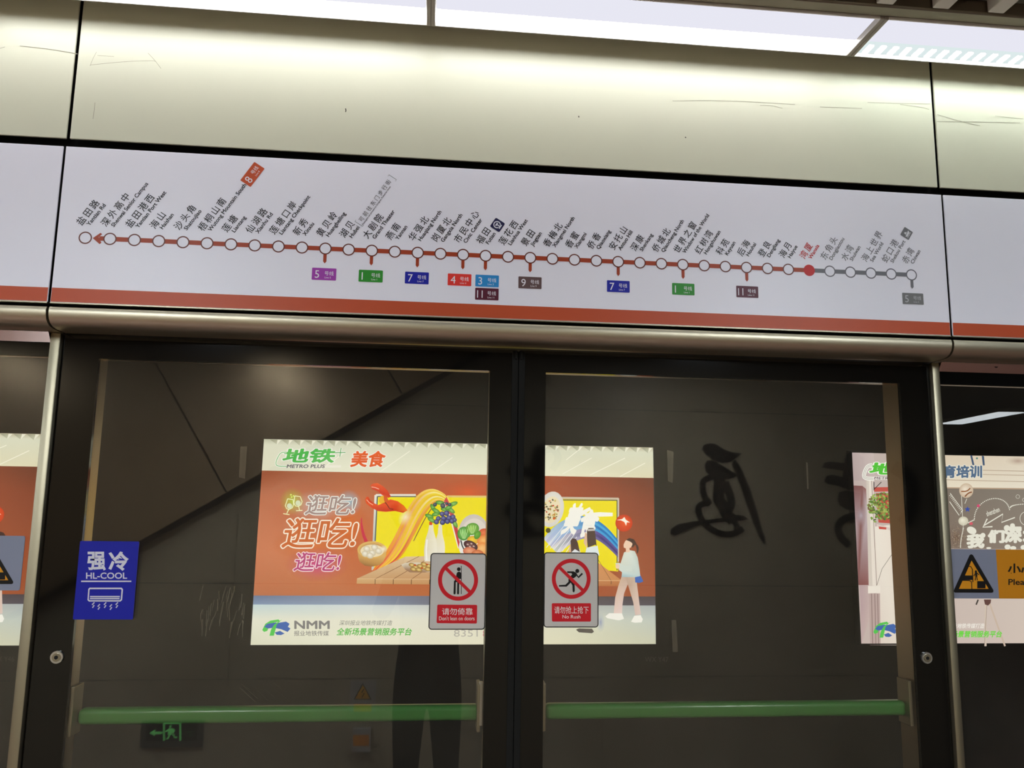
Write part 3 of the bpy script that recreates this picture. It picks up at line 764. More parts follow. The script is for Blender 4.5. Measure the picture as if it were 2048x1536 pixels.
glyph3d('middle black brush character on the rear wall, mirrored in the right door',
 [M6([(1118, 105), (1130, 82), (1160, 73), (1195, 78), (1235, 105), (1280, 122), (1338, 130), (1300, 160), (1270, 178), (1230, 182), (1180, 165), (1140, 135)]),
  M6([(1285, 190), (1302, 165), (1325, 195), (1352, 250), (1385, 330), (1420, 440), (1448, 545), (1467, 592), (1464, 632), (1440, 600), (1405, 520), (1370, 420), (1330, 300), (1298, 225)]),
  M6([(1133, 190), (1150, 168), (1185, 170), (1225, 195), (1270, 222), (1310, 245), (1300, 262), (1260, 273), (1225, 262), (1228, 290), (1180, 265), (1140, 230)]),
  M6([(945, 575), (947, 548), (990, 520), (1080, 505), (1170, 495), (1250, 485), (1310, 470), (1350, 475), (1372, 494), (1340, 502), (1250, 507), (1150, 517), (1080, 532), (1020, 560), (970, 585)])],
 [(M6([(1175, 258), (1125, 278), (1118, 320), (1135, 380), (1165, 405), (1105, 410), (1095, 450), (1125, 515), (1180, 560), (1250, 582), (1310, 570), (1345, 545)]), 12),
  (M6([(1215, 265), (1215, 320), (1205, 380), (1235, 420), (1255, 470), (1290, 500)]), 22), (M6([(1245, 290), (1280, 370), (1280, 430), (1235, 480)]), 15), (M6([(1275, 490), (1310, 520), (1310, 560)]), 10)])
glyph3d('black brush character on the rear wall, mirrored around the doors meeting stiles',
 [M6([(250, 78), (215, 78), (185, 105), (172, 160), (180, 230), (170, 330), (172, 385), (250, 400)]), M6([(35, 235), (42, 205), (70, 197), (120, 200), (180, 205), (182, 270), (120, 252), (70, 245), (48, 252)]),
  M6([(20, 450), (35, 405), (62, 390), (62, 500), (40, 490)]), M6([(115, 385), (160, 390), (250, 415), (250, 470), (170, 445), (145, 470), (160, 520), (190, 555), (240, 575), (220, 588), (150, 593), (116, 590)])],
 [(M6([(250, 110), (300, 100), (330, 160), (290, 220)]), 14), (M6([(250, 430), (300, 470), (280, 560), (225, 580)]), 14)])
glyph3d('black brush character on the rear wall, mirrored at the right door edge',
 [M6([(1783, 208), (1800, 180), (1830, 175), (1905, 183), (1905, 225), (1840, 215)]), M6([(1797, 285), (1808, 255), (1840, 247), (1905, 265), (1910, 325), (1880, 310), (1815, 298)]),
  M6([(1910, 160), (1925, 130), (1960, 120), (2010, 150), (2030, 250), (2000, 330), (1920, 330), (1897, 270)]), M6([(1870, 385), (1880, 345), (1915, 335), (1990, 350), (1990, 450), (1920, 440), (1880, 415)])],
 [(M6([(2000, 470), (1930, 480), (1885, 505), (1868, 550), (1890, 600), (1935, 640)]), 14), (M6([(2180, 200), (2270, 260), (2290, 360), (2270, 470), (2230, 520)]), 26)])

# exit sign low on the wall
mirq = lambda px, py: at(px, py, -RW)
def wallplate(name, label, cat, q0, q1, t, mat, r=.004):
    (x0, z1), (x1, z0) = mirq(*q0), mirq(*q1)
    o = MB().prism(rrect(x0, x1, z0, z1, r), RW-.001, RW+t).build(name, mat); tag(o, label, cat); return o
o = wallplate('exit_sign', 'low green running-man exit sign on the rear wall, mirrored below the release bar', 'sign', (284, 1441), (405, 1494), .014, 'exit_plate')
Pe = Paint(mirq, RW+.0142, 1e-4, sgn=1)
Pe.poly([(295, 1444), (394, 1444), (397, 1447), (395, 1479), (392, 1481), (294, 1481), (292, 1478), (293, 1447)], (6, 8, 6)); Pe.build('black_face', 'print', o)
EG = (96, 205, 110)
Pe.ring(344.6, 1463.4, 0, 0, EG, n=3) if False else None
for r_ in ((327, 1445, 330.2, 1480.5), (359.5, 1445, 362.7, 1480.5), (330, 1445, 360, 1447.5)): Pe.rect(*r_, EG)
Pe.ell(341.5, 1452.5, 2.2, 2.4, EG)
Pe.poly([(338, 1456), (346, 1456), (351, 1460), (348, 1466), (344, 1464), (342, 1470), (336, 1468), (337, 1462), (333, 1464), (331, 1462)], EG)
Pe.line([(340, 1468), (337, 1476), (333, 1477)], 2.6, EG); Pe.line([(343, 1466), (349, 1470), (349, 1474), (355, 1474)], 2.6, EG)
Pe.poly([(300, 1465), (311, 1458.5), (311, 1471.5)], EG); Pe.rect(309, 1463, 325, 1467.3, EG)
Pe.build('exit_symbol', 'exit_light', o)
Pe.raw([], [], [])
V, Fc = glyphs('安全出口', .01); xx0 = min(v[0] for v in V); xx1 = max(v[0] for v in V)
Pe.raw([(390-(v[0]-xx0)/(xx1-xx0)*22, 1465-v[1]*6) for v in V], Fc, [(70, 150, 80)]*len(V))
V, Fc = glyphs('EXIT', .01); xx0 = min(v[0] for v in V); xx1 = max(v[0] for v in V)
Pe.raw([(386-(v[0]-xx0)/(xx1-xx0)*14, 1472-v[1]*6) for v in V], Fc, [(70, 150, 80)]*len(V)); Pe.build('exit_lettering', 'print', o)
o = wallplate('shock_warning_sign', 'yellow electric shock triangle on the rear wall, mirrored above the release bar', 'sign', (701, 1362), (750, 1426), .003, 'tag_white', .002)
Pe = Paint(mirq, RW+.0032, 1e-4, sgn=1)
Pe.poly([(725.5, 1366), (743, 1399.5), (707, 1399.5)], (20, 18, 14)); Pe.poly([(725.5, 1370), (740, 1398), (710, 1398)], (250, 180, 30))
Pe.line([(728, 1378), (723, 1386), (728, 1387), (724, 1395)], 2, (20, 18, 14)); Pe.build('shock_triangle', 'print', o)
Pe.rect(707, 1408, 743, 1424, (250, 180, 30)); Pe.build('yellow_band', 'print', o)
o = wallplate('wall_switch', 'white wall box with an orange label on the rear wall, mirrored under the shock triangle', 'box', (706, 1455), (741, 1500), .05, 'tag_white', .006)
Pe = Paint(mirq, RW+.0502, 1e-4, sgn=1); Pe.rect(707, 1466, 739, 1488, (245, 150, 36)); Pe.build('orange_label', 'print', o)

# sloping stair casing of satin panels in front of the rear wall
SX, SZ, SL = -2.102, 1.322, math.atan2(2.645-1.322, .074+2.102)
us, vs = (math.cos(SL), math.sin(SL)), (-math.sin(SL), math.cos(SL))
def clip(poly, f):
    out = []
    for i, a in enumerate(poly):
        b = poly[(i+1) % len(poly)]; fa, fb = f(a), f(b)
        if fa >= 0: out.append(a)
        if fa*fb < 0:
            t = fa/(fa-fb); out.append((a[0]+(b[0]-a[0])*t, a[1]+(b[1]-a[1])*t))
    return out
s0 = ((-1.333+2.102)*us[0]+(1.815-1.322)*us[1])
o = empty('stair_casing', (-2.0, RW+.1, 1.4)); tag(o, 'sloping satin metal stair casing on the rear wall, mirrored in the left door', 'casing')
for k in range(-4, 3):
    a, b = s0+1.30*k+.007, s0+1.30*(k+1)-.007
    pl = [(SX+us[0]*s+vs[0]*t, SZ+us[1]*s+vs[1]*t) for s, t in ((a, .0), (b, .0), (b, 3.4), (a, 3.4))]
    pl = clip(pl, lambda q: 3.29-q[1]); pl = clip(pl, lambda q: q[1]-.01)
    if len(pl) > 2:
        child(MB().prism(pl, RW+.02, RW+.10), 'casing_panel', 'cladding', o)
pl = [(SX+us[0]*s+vs[0]*t, SZ+us[1]*s+vs[1]*t) for s, t in ((-2.5, -.03), (3.35, -.03), (3.35, .0), (-2.5, .0))]
child(MB().prism(pl, RW+.004, RW+.06), 'edge_shadow_strip', 'hanger_black', o)  # dark strip stands in for the shadow under the casing edge
pl = clip([(SX+us[0]*s+vs[0]*t, SZ+us[1]*s+vs[1]*t) for s, t in ((-2.4, .02), (3.2, .02), (3.2, 3.2), (-2.4, 3.2))], lambda q: 3.28-q[1])
child(MB().prism(pl, RW+.003, RW+.018), 'backing_sheet', 'hanger_black', o)

# ------------------------------------------------------------------ advertising lightboxes on the far side of the track
YA = 4.30
AZ0, AZ1 = .723, 2.200
def lightbox(x0, x1, label):
    o = empty('advertising_lightbox', ((x0+x1)/2, YA+.03, AZ0-.012)); tag(o, label, 'lightbox', 'advertising lightboxes across the track')
    child(MB().box(x0-.012, x1+.012, YA+.006, WT-.002, AZ0-.012, AZ1+.012), 'casing', 'lightbox_case', o)
    b = MB(); e = .010
    b.box(x0-e, x1+e, YA-.004, YA+.006, AZ1, AZ1+e); b.box(x0-e, x1+e, YA-.004, YA+.006, AZ0-e, AZ0)
    b.box(x0-e, x0, YA-.004, YA+.006, AZ0, AZ1); b.box(x1, x1+e, YA-.004, YA+.006, AZ0, AZ1)
    child(b, 'frame', 'lightbox_case', o)
    return o
mA = lambda px, py: at(px, py, YA)
c4 = Cz(480, 840, 3.2); c5 = Cz(1000, 840, 3.0714); c7 = Cz(700, 950, 6.679); c8 = Cz(1080, 960, 5.1208); cn = Cz(540, 970, 7.682)
mp = lambda c, L: [c(*q) for q in L]
LXp = lambda y: 528-(y-878)*28/412
RXp = lambda y: 1306+(y-895)*7/393
def bands(Pq, rows_, n=None):
    """rows_: [(y_left, y_right, [colours left to right])]: colours blend between rows and columns"""
    n = len(rows_[0][2]); pts = []; cols = []
    for yl, yr, cs in rows_:
        for j in range(n):
            f = j/(n-1); y = yl+(yr-yl)*f; xa, xb = LXp(yl), RXp(yr)
            pts.append((xa+(xb-xa)*f, y)); cols.append(cs[j])
    fc = []
    for i in range(len(rows_)-1):
        for j in range(n-1): fc.append((i*n+j, i*n+j+1, (i+1)*n+j+1, (i+1)*n+j))
    Pq.raw(pts, fc, cols)
def strips(Pq, outer, inner, lows, highs, mid=None):
    """ribbon of stripes between two paths; each stripe runs from its low colour to its high colour"""
    n = len(lows)
    def sm(L):
        for _ in range(2):
            q = [L[0]]
            for a, b in zip(L, L[1:]): q += [(a[0]*.75+b[0]*.25, a[1]*.75+b[1]*.25), (a[0]*.25+b[0]*.75, a[1]*.25+b[1]*.75)]
            L = q+[L[-1]]
        return L
    O, I = sm(outer), sm(inner); m_ = min(len(O), len(I))
    for k in range(n):
        pts = []; cols = []
        for i in range(m_):
            f = i/(m_-1); c = tuple(lows[k][j]+(highs[k][j]-lows[k][j])*min(1, f*1.35) for j in range(3))
            for t in (k/n, (k+1)/n):
                pts.append((O[i][0]+(I[i][0]-O[i][0])*t, O[i][1]+(I[i][1]-O[i][1])*t)); cols.append(c)
        Pq.raw(pts, [(2*i, 2*i+1, 2*i+3, 2*i+2) for i in range(m_-1)], cols)
WH = (244, 243, 236)
def metro_logo(Pq, o, cc, pts, green, txt, txtcol, white=True, full=True):
    pass

def food_ad():
    o = lightbox(-1.2515, 1.7180, 'bright backlit food poster across the track, behind both sliding doors')
    A = Paint(mA, YA, 6e-5, multi=True)
    cr = [(224, 224, 200), (234, 234, 212), (238, 238, 214), (238, 236, 208), (226, 220, 188)]
    bands(A, [(878, 895, [(190, 192, 168), (204, 204, 180), (206, 204, 178), (202, 196, 166), (186, 176, 146)]), (889, 905, [(220, 222, 200)]*5), (941, 956, cr)])
    bands(A, [(941, 956, [(158, 86, 58), (176, 100, 64), (186, 96, 58), (160, 78, 48), (108, 54, 36)]), (1000, 1010, [(190, 110, 76), (196, 112, 72), (190, 88, 50), (168, 82, 50), (136, 66, 42)]),
              (1100, 1105, [(206, 124, 86), (200, 106, 62), (204, 112, 68), (176, 92, 54), (152, 78, 48)]), (1191, 1193, [(188, 112, 74), (196, 116, 74), (188, 112, 70), (176, 92, 54), (160, 84, 52)])])
    bands(A, [(1191, 1193, [(108, 122, 152), (136, 148, 172), (120, 112, 118), (96, 86, 88), (76, 68, 72)]), (1209, 1211, [(132, 152, 182), (150, 164, 184), (122, 118, 126), (100, 92, 96), (88, 82, 90)])])
    bands(A, [(1209, 1211, [(196, 216, 218), (214, 222, 222), (200, 200, 198), (190, 192, 186), (176, 182, 184)]), (1240, 1240, [(230, 230, 212), (234, 232, 214), (232, 230, 212), (222, 222, 200), (196, 204, 196)]),
              (1290, 1288, [(222, 222, 198), (236, 234, 212), (234, 230, 206), (228, 224, 196), (206, 206, 182)])])
    A.build('poster_background', 'backlit_print', o)
    for k in range(34):
        x = 540+k*23.2; y = 879+(x-528)*.0219
        if x > 1296: break
        A.poly([(x, y), (x+15, y+.3), (x+13, y+9+(k % 3))], [(150, 152, 130), (176, 176, 150), (196, 196, 172)])
        A.poly([(x+15, y+.3), (x+22, y+.5), (x+14, y+10)], (236, 236, 218))
    for a, b in (((1132, 920), (1162, 896)), ((1125, 948), (1183, 916)), ((1180, 950), (1250, 916)), ((1240, 953), (1290, 926)), ((640, 940), (690, 905)), ((760, 944), (820, 902)), ((860, 946), (905, 915))):
        A.line([a, b], 1.3, (250, 248, 232))
    A.line([c4(725, 135), c4(775, 180)], 2, (150, 150, 128)); A.build('printed_ceiling', 'backlit_print', o)
    # glows round the neon words
    A.shade(*cn(1210, 280), 26, 28, (110, 196, 220, .85), (150, 190, 200, 0)); A.shade(*cn(800, 320), 70, 34, (216, 206, 200, .6), (210, 190, 180, 0))
    A.shade(*cn(345, 250), 26, 28, (176, 214, 60, .75), (180, 180, 60, 0)); A.shade(*cn(1180, 640), 50, 55, (226, 108, 24, .95), (206, 100, 40, 0)); A.shade(*cn(600, 900), 75, 34, (226, 118, 44, .8), (206, 110, 50, 0))
    A.shade(*cn(720, 1220), 66, 36, (208, 56, 138, .95), (200, 100, 90, 0)); A.shade(935, 985, 70, 30, (226, 92, 40, .8), (200, 90, 50, 0))
    A.build('neon_glow', 'backlit_print', o)
    for (x0, y0, x1, y1), fill, oc in (((545, 140, 1330, 470), (164, 140, 134), (240, 244, 240)), ((195, 490, 1355, 985), (206, 104, 48), (248, 238, 222)), ((372, 1020, 1098, 1335), (186, 66, 122), (250, 232, 238))):
        a, b = cn(x0, y0), cn(x1, y1)
        A.fit('逛吃!', a[0], a[1], b[0], b[1], oc, .050, .20, ref=.050); A.fit('逛吃!', a[0], a[1], b[0], b[1], fill, .016, .20, ref=.050)
    a, b = cn(545, 140), cn(1330, 470); A.build('neon_words', 'backlit_print', o)
    NG = (236, 244, 190)
    for cx, tilt in ((300, -8), (432, 14)):
        dy = 0 if cx == 300 else -45
        A.line(mp(cn, [(cx-35-tilt, 215+dy), (cx-62, 320+dy), (cx-40, 365+dy), (cx, 375+dy), (cx+45, 350+dy), (cx+65, 300+dy), (cx+50-tilt, 225+dy), (cx-35-tilt, 212+dy)]), 1.7, NG)
        A.ell(*cn(cx+2, 322+dy), 5.2, 5.4, (214, 224, 190)); A.line(mp(cn, [(cx-2+tilt, 375+dy), (cx-16+3*tilt, 440+dy)]), 1.7, NG); A.line(mp(cn, [(cx-70+3*tilt, 440+dy), (cx+28+3*tilt, 448+dy-tilt)]), 1.7, NG)
    for q in ((325, 150), (365, 168), (335, 185)): A.ell(*cn(*q), 1.5, 1.5, (220, 250, 120))
    A.build('wine_glasses', 'backlit_print', o)
    # heading
    g0, g1 = c4(278, 183), c4(612, 275)
    for off, col in ((.085, WH), (.035, (84, 186, 84))):
        A.fit('地铁', g0[0], g0[1], g1[0], g1[1], col, off, .26, ref=.035)
    for w, col in ((4.2, WH), (1.3, (84, 186, 84))): A.line(mp(c4, [(300, 206), (262, 208), (238, 250), (229, 285), (250, 297), (300, 298)]), w, col, smooth=1)
    A.rect(*c4(540, 290), *c4(648, 305), (240, 238, 224))
    for w, col in ((4.5, WH), (1.6, (84, 170, 90))):
        A.line([c4(610, 210), c4(676, 208)], w, col); A.line([c4(648, 180), c4(640, 235)], w, col)
    a, b = c4(302, 285), c4(545, 308)
    for off, col in ((.07, WH), (.035, (100, 98, 98))): A.fit('METRO PLUS', a[0], a[1], b[0], b[1], col, off, .25, ref=.035)
    a, b = c4(714, 198), c4(930, 302)
    for off, col in ((.085, WH), (.035, (228, 92, 34))): A.fit('美食', a[0], a[1], b[0], b[1], col, off, .2, ref=.035)
    A.build('heading_lettering', 'backlit_print', o)
    # yellow screen and its frame
    A.poly([c7(352, 268), c8(796, 192), c8(796, 935), c7(1100, 1085), c7(640, 1130), c7(318, 1260)], (244, 228, 26))
    A.line([c7(306, 1270), c7(322, 890), c7(346, 268)], 5.2, [(206, 202, 190), (190, 196, 190), (236, 232, 220)]); A.line([c7(338, 880), c7(368, 285)], 2.6, (86, 100, 104))
    A.line([c7(346, 268), c7(880, 268)], 4, (232, 226, 216)); A.line([c7(370, 288), c7(900, 290)], 2.2, (96, 100, 96)); A.line([c7(1300, 285), c7(1840, 290)], 4, (226, 196, 120))
    A.line([c8(40, 180), c8(800, 192)], 4.2, (206, 190, 168)); A.line([c8(40, 203), c8(785, 208)], 2, (92, 84, 70))
    A.line([c8(797, 188), c8(795, 835)], 3.4, (206, 196, 180)); A.line([c8(784, 205), c8(784, 925)], 1.8, (80, 92, 60)); A.build('printed_screen', 'backlit_print', o)
    # ribbon of noodles
    lows = [(236, 110, 40), (240, 130, 46), (222, 66, 44), (240, 150, 90), (250, 200, 60), (244, 150, 48), (250, 222, 70), (214, 50, 60), (240, 146, 60)]
    highs = [(248, 224, 110), (240, 206, 60), (250, 236, 150), (244, 218, 60), (238, 200, 50), (250, 240, 160), (242, 206, 44), (248, 220, 96), (236, 170, 60)]
    strips(A, mp(c7, [(300, 1275), (400, 1140), (520, 960), (640, 740), (780, 420), (930, 230), (1090, 172), (1230, 225), (1320, 310)]),
           mp(c7, [(470, 1230), (640, 1140), (740, 1020), (850, 820), (960, 600), (1060, 440), (1150, 350), (1250, 350), (1340, 440)]), lows, highs)
    strips(A, mp(c7, [(1300, 270), (1390, 470), (1440, 640), (1500, 960)]), mp(c7, [(1240, 370), (1330, 560), (1370, 720), (1440, 980)]), [(248, 220, 90), (222, 90, 80), (206, 74, 84), (226, 110, 100), (240, 236, 200)], [(244, 226, 120), (206, 70, 76), (196, 66, 76), (206, 80, 80), (244, 240, 220)])
    A.line(mp(c7, [(850, 880), (960, 660), (1050, 500), (1130, 400), (1230, 350), (1300, 390)]), 1.6, (126, 60, 70), smooth=2)
    A.shade(*c7(740, 560), 13, 20, (250, 246, 220, .8), (250, 240, 160, 0), 30); A.build('noodle_ribbon', 'backlit_print', o)
    # lobster claws
    CL, CM = (232, 84, 30), (206, 46, 20)
    A.poly(mp(c7, [(275, 140), (310, 115), (370, 108), (440, 148), (500, 205), (548, 285), (520, 305), (470, 290), (430, 268), (380, 222), (300, 190)]), [CL, CL, (240, 110, 50), CL, CM, CM, CM, CL, CL, CM, CM])
    A.poly(mp(c7, [(205, 330), (222, 290), (250, 292), (268, 335), (310, 370), (380, 402), (450, 372), (540, 325), (640, 350), (720, 410), (770, 470), (712, 505), (600, 480), (480, 492), (380, 482), (290, 440), (220, 380)]),
           [CL, CL, CL, CM, CM, CL, CM, CL, CL, CM, (240, 130, 40), CM, CM, CL, CM, CL, CL])
    A.ell(*c7(430, 330), 6, 8, (236, 180, 30), 20); A.poly(mp(c7, [(450, 265), (500, 300), (520, 350), (470, 380), (455, 330)]), (214, 90, 24))
    A.line(mp(c7, [(470, 365), (500, 400), (530, 450), (580, 458)]), 1.6, (80, 34, 14)); A.line(mp(c7, [(290, 160), (340, 168), (390, 190)]), 1.5, (250, 190, 170)); A.line(mp(c7, [(225, 330), (260, 370), (310, 400)]), 1.5, (250, 180, 150))
    A.build('lobster_claws', 'backlit_print', o)
    A.line(mp(c7, [(155, 570), (158, 680), (182, 800), (222, 890)]), [1.6, 4, 6, 7], (206, 46, 74), smooth=1); A.build('chilli', 'backlit_print', o)
    # steamer with dumplings
    A.poly(mp(c7, [(102, 1000), (112, 1090), (130, 1155), (200, 1208), (300, 1222), (400, 1198), (450, 1150), (480, 1080), (490, 1000)]), [(196, 150, 90), (206, 158, 90), (180, 130, 70), (150, 104, 56), (156, 108, 60), (190, 140, 76), (214, 166, 92), (222, 180, 104), (214, 170, 96)])
    A.ell(*c7(296, 998), 29.2, 17.2, (222, 178, 100), 0); A.ell(*c7(296, 1000), 25, 14, (206, 160, 96)); A.ell(*c7(298, 1012), 23.5, 12.5, (238, 222, 186))
    for x, y in ((228, 985), (330, 966), (205, 1052), (300, 1040), (385, 1015), (270, 1075)): A.shade(*c7(x, y), 7, 6, (250, 246, 234), (206, 192, 160), 20, ox=-1, oy=-1.5)
    A.shade(*c7(450, 985), 9, 8, (252, 246, 226, .8), (250, 240, 210, 0)); A.build('dumpling_steamer', 'backlit_print', o)
    # table
    A.poly([(714.5, 1156.6), (811, 1113), (1010, 1108), (1197, 1126), (1243, 1161)], [(206, 164, 118), (224, 196, 156), (214, 180, 140), (216, 150, 96), (206, 140, 86)])
    A.poly([(714.5, 1156.6), (1243, 1161), (1243, 1172), (713.5, 1167)], [(214, 174, 124), (196, 128, 78), (186, 116, 70), (206, 160, 108)])
    for k in range(1, 15):
        xf = 714.5+k*36.2; xb = 811+k*27
        A.line([(xf, 1157+k*.3), (xb, 1113-min(k, 7)*.6)], .9, (132, 92, 60)); A.line([(xf, 1157+k*.3), (xf-.3, 1168)], 1.2, (96, 62, 40))
    A.line([(714.5, 1156.8), (1243, 1161)], .8, (240, 206, 160)); A.build('printed_table', 'backlit_print', o)
    # bottles
    for L in ([(1185, 655), (1228, 655), (1233, 780), (1262, 900), (1268, 960), (1262, 1120), (1140, 1130), (1135, 900), (1172, 780)], [(1060, 655), (1110, 655), (1116, 740), (1150, 860), (1162, 910), (1162, 1150), (996, 1150), (988, 1000), (1008, 860), (1046, 740)]):
        A.poly(mp(c7, L), [(240, 236, 214), (236, 230, 206), (240, 234, 206), (236, 226, 196), (240, 234, 214), (244, 240, 226), (236, 232, 220), (226, 216, 190), (236, 228, 190)] + ([(232, 224, 190)] if len(L) == 10 else []))
    A.rect(*c7(1058, 625), *c7(1098, 668), (222, 80, 34)); A.line(mp(c7, [(1030, 860), (1018, 1000), (1024, 1140)]), 3, (250, 248, 240)); A.build('milk_bottles', 'backlit_print', o)
    # blueberries
    for x, y, r_ in ((1060, 550, 20), (1150, 520, -15), (1110, 440, 60), (1270, 460, 10), (1380, 385, -20), (1350, 470, 40), (1090, 600, 30), (1200, 370, 5), (1400, 650, 60), (1320, 430, -30), (1150, 480, 30)):
        A.shade(*c7(x, y), 9, 4.2, (150, 206, 110), (74, 140, 44), r_)
    for x, y, r_ in ((1135, 395, 4), (1240, 410, 5), (1330, 395, 3.5), (1290, 380, 3), (1230, 520, 5), (1290, 510, 5.5), (1180, 580, 5), (1250, 580, 5.5), (1320, 575, 5.5), (1375, 560, 5), (1155, 625, 5.2), (1235, 630, 5.5), (1300, 620, 5), (1360, 615, 5), (1400, 600, 4)):
        A.shade(*c7(x, y), r_, r_, (126, 130, 186) if y > 450 else (120, 130, 120), (44, 44, 86), ox=-1.2, oy=-1.5)
    A.build('blueberries', 'backlit_print', o)
    # oyster dish, salad plate
    A.poly(mp(c7, [(685, 1195), (740, 1170), (900, 1165), (1090, 1180), (1090, 1290), (1000, 1300), (800, 1298), (740, 1262)]), [(226, 214, 190)]*5+[(166, 130, 100)]*3)
    for x, y in ((830, 1200), (880, 1230), (940, 1215), (1000, 1235), (1050, 1210), (850, 1255), (920, 1262), (1040, 1255), (990, 1190)): A.shade(*c7(x, y), 7, 4, (250, 220, 140), (150, 110, 50), 15)
    for x, y in ((870, 1200), (960, 1240), (1030, 1190)): A.ell(*c7(x, y), 2.5, 1.5, (200, 80, 30))
    A.build('oyster_dish', 'backlit_print', o)
    A.shade(*c7(1650, 790), 31, 40, (236, 226, 214), (206, 196, 190)); A.ell(*c7(1660, 800), 26, 33, (226, 216, 206)); A.ell(*c7(1720, 960), 40, 32, (240, 238, 232))
    A.line(mp(c7, [(1480, 870), (1500, 960), (1560, 1040), (1640, 1090)]), 2.5, (60, 66, 70), smooth=1)
    for x, y, rx, ry, ci, co, r_ in ((1520, 780, 13, 14, (150, 214, 120), (60, 140, 50), 20), (1630, 720, 14, 12, (170, 214, 100), (80, 150, 50), -20), (1640, 870, 12, 9, (246, 216, 60), (220, 160, 50), 0), (1790, 780, 12, 10, (236, 130, 80), (206, 80, 50), 0), (1790, 880, 14, 12, (250, 190, 110), (230, 130, 60), 0),
                              (1770, 990, 16, 14, (250, 200, 130), (236, 140, 60), 0), (1610, 940, 15, 9, (126, 80, 80), (56, 34, 40), 25), (1600, 1020, 14, 9, (240, 170, 130), (206, 110, 80), 10), (1700, 1050, 12, 8, (236, 150, 100), (196, 100, 60), 0), (1700, 800, 6, 9, (120, 190, 70), (70, 140, 40), 30)):
        A.shade(*c7(x, y), rx, ry, ci, co, r_, ox=-2, oy=-2)
    for x, y, l in ((1520, 780, 70), (1630, 720, 60)):
        for dx in (-40, -15, 15, 40): A.line(mp(c7, [(x+dx*.3, y+l), (x+dx, y), (x+dx*1.3, y-l*.8)]), .9, (196, 236, 160), smooth=1)
    for x, y in ((1570, 925), (1620, 915), (1650, 950), (1600, 955)): A.ell(*c7(x, y), 2.2, 1.4, (206, 180, 170), 20)
    A.build('salad_plate', 'backlit_print', o)
    # right half: wave, pasta plate, brush words
    strips(A, mp(c8, [(30, 600), (110, 500), (220, 415), (350, 370), (450, 365), (560, 395), (680, 480), (790, 610)]), mp(c8, [(180, 760), (270, 680), (360, 625), (430, 600), (520, 590), (600, 620), (690, 690), (790, 790)]),
           [(226, 224, 232), (206, 200, 226), (232, 232, 240), (196, 190, 220), (236, 236, 224), (206, 214, 206), (240, 240, 236)], [(40, 130, 200), (70, 170, 224), (30, 116, 190), (60, 160, 220), (90, 76, 150), (70, 60, 126), (96, 84, 150)])
    for k in range(6): A.line([c8(60+k*40, 690+k*10), c8(240+k*26, 470+k*22)], 1.3, (236, 236, 240))
    A.build('painted_wave', 'backlit_print', o)
    A.shade(*c8(110, 300), 25, 36, (246, 244, 238), (222, 218, 210), 12); A.ell(*c8(110, 305), 18, 27, (240, 226, 190), 12)
    rr = random.Random(5)
    for k in range(60):
        a = rr.uniform(0, 6.28); q = math.sqrt(rr.random()); A.ell(110/5.12+1080+15*q*math.cos(a), 305/5.12+960+23*q*math.sin(a), rr.uniform(1.2, 2.6), rr.uniform(.9, 2), rr.choice([(206, 70, 34), (222, 96, 40), (214, 190, 110), (110, 100, 70), (160, 150, 70), (240, 222, 170), (90, 84, 60)]), rr.uniform(0, 180), n=10)
    A.ell(*c8(78, 515), 5, 5, (96, 90, 50)); A.build('pasta_plate', 'backlit_print', o)
    a, b = c8(252, 235), c8(410, 560); A.fit('美', a[0], a[1], b[0], b[1], (250, 248, 240), .045, .35); a, b = c8(400, 300), c8(590, 590); A.fit('食', a[0], a[1], b[0], b[1], (250, 248, 240), .045, .2)
    A.line(mp(c8, [(360, 395), (440, 330), (510, 290)]), [3, 8, 6], (250, 248, 240)); A.line(mp(c8, [(450, 350), (600, 352), (735, 352)]), [4, 9, 7], (250, 248, 240)); A.build('brush_words', 'backlit_print', o)
    A.shade(*c8(850, 440), 17, 17, (240, 96, 40), (206, 60, 24), ox=2, oy=-3); A.poly(mp(c8, [(775, 410), (830, 400), (855, 378), (868, 405), (912, 435), (880, 432), (872, 468), (855, 430), (820, 412)]), (250, 246, 232)); A.build('tomato', 'backlit_print', o)
    # passers-by on the poster
    A.poly(mp(c8, [(330, 690), (400, 705), (410, 770), (300, 770), (300, 730)]), (226, 232, 236)); A.poly(mp(c8, [(300, 660), (285, 740), (310, 760), (330, 690)]), (222, 178, 146)); A.poly(mp(c8, [(305, 620), (325, 595), (360, 600), (380, 640), (400, 735), (350, 705), (312, 740)]), (82, 62, 56)); A.build('passer_by', 'backlit_print', o)
    A.poly(mp(c8, [(470, 690), (580, 670), (600, 770), (450, 770)]), (226, 236, 240)); A.poly(mp(c8, [(455, 530), (440, 640), (470, 700), (480, 560)]), (226, 186, 156)); A.poly(mp(c8, [(472, 515), (490, 490), (540, 490), (556, 530), (572, 680), (560, 660), (480, 690), (474, 600)]), (84, 66, 58)); A.line([c8(478, 512), c8(552, 508)], 4, (196, 190, 186)); A.build('passer_by', 'backlit_print', o)
    SK = (240, 206, 180)
    A.poly(mp(c8, [(830, 970), (905, 975), (890, 1060), (850, 1160), (835, 1270), (830, 1370), (745, 1365), (760, 1200), (790, 1090)]), [(206, 180, 160), (196, 168, 150), (206, 180, 160), (222, 196, 184), (226, 200, 196), (236, 216, 206), (232, 206, 196), (222, 190, 180), (216, 186, 166)])
    A.poly(mp(c8, [(860, 975), (970, 980), (985, 1080), (1000, 1200), (1022, 1370), (965, 1380), (945, 1250), (900, 1100)]), [(196, 170, 150), (206, 182, 160), (216, 190, 172), (222, 196, 184), (226, 204, 196), (216, 190, 180), (216, 190, 176), (196, 168, 150)])
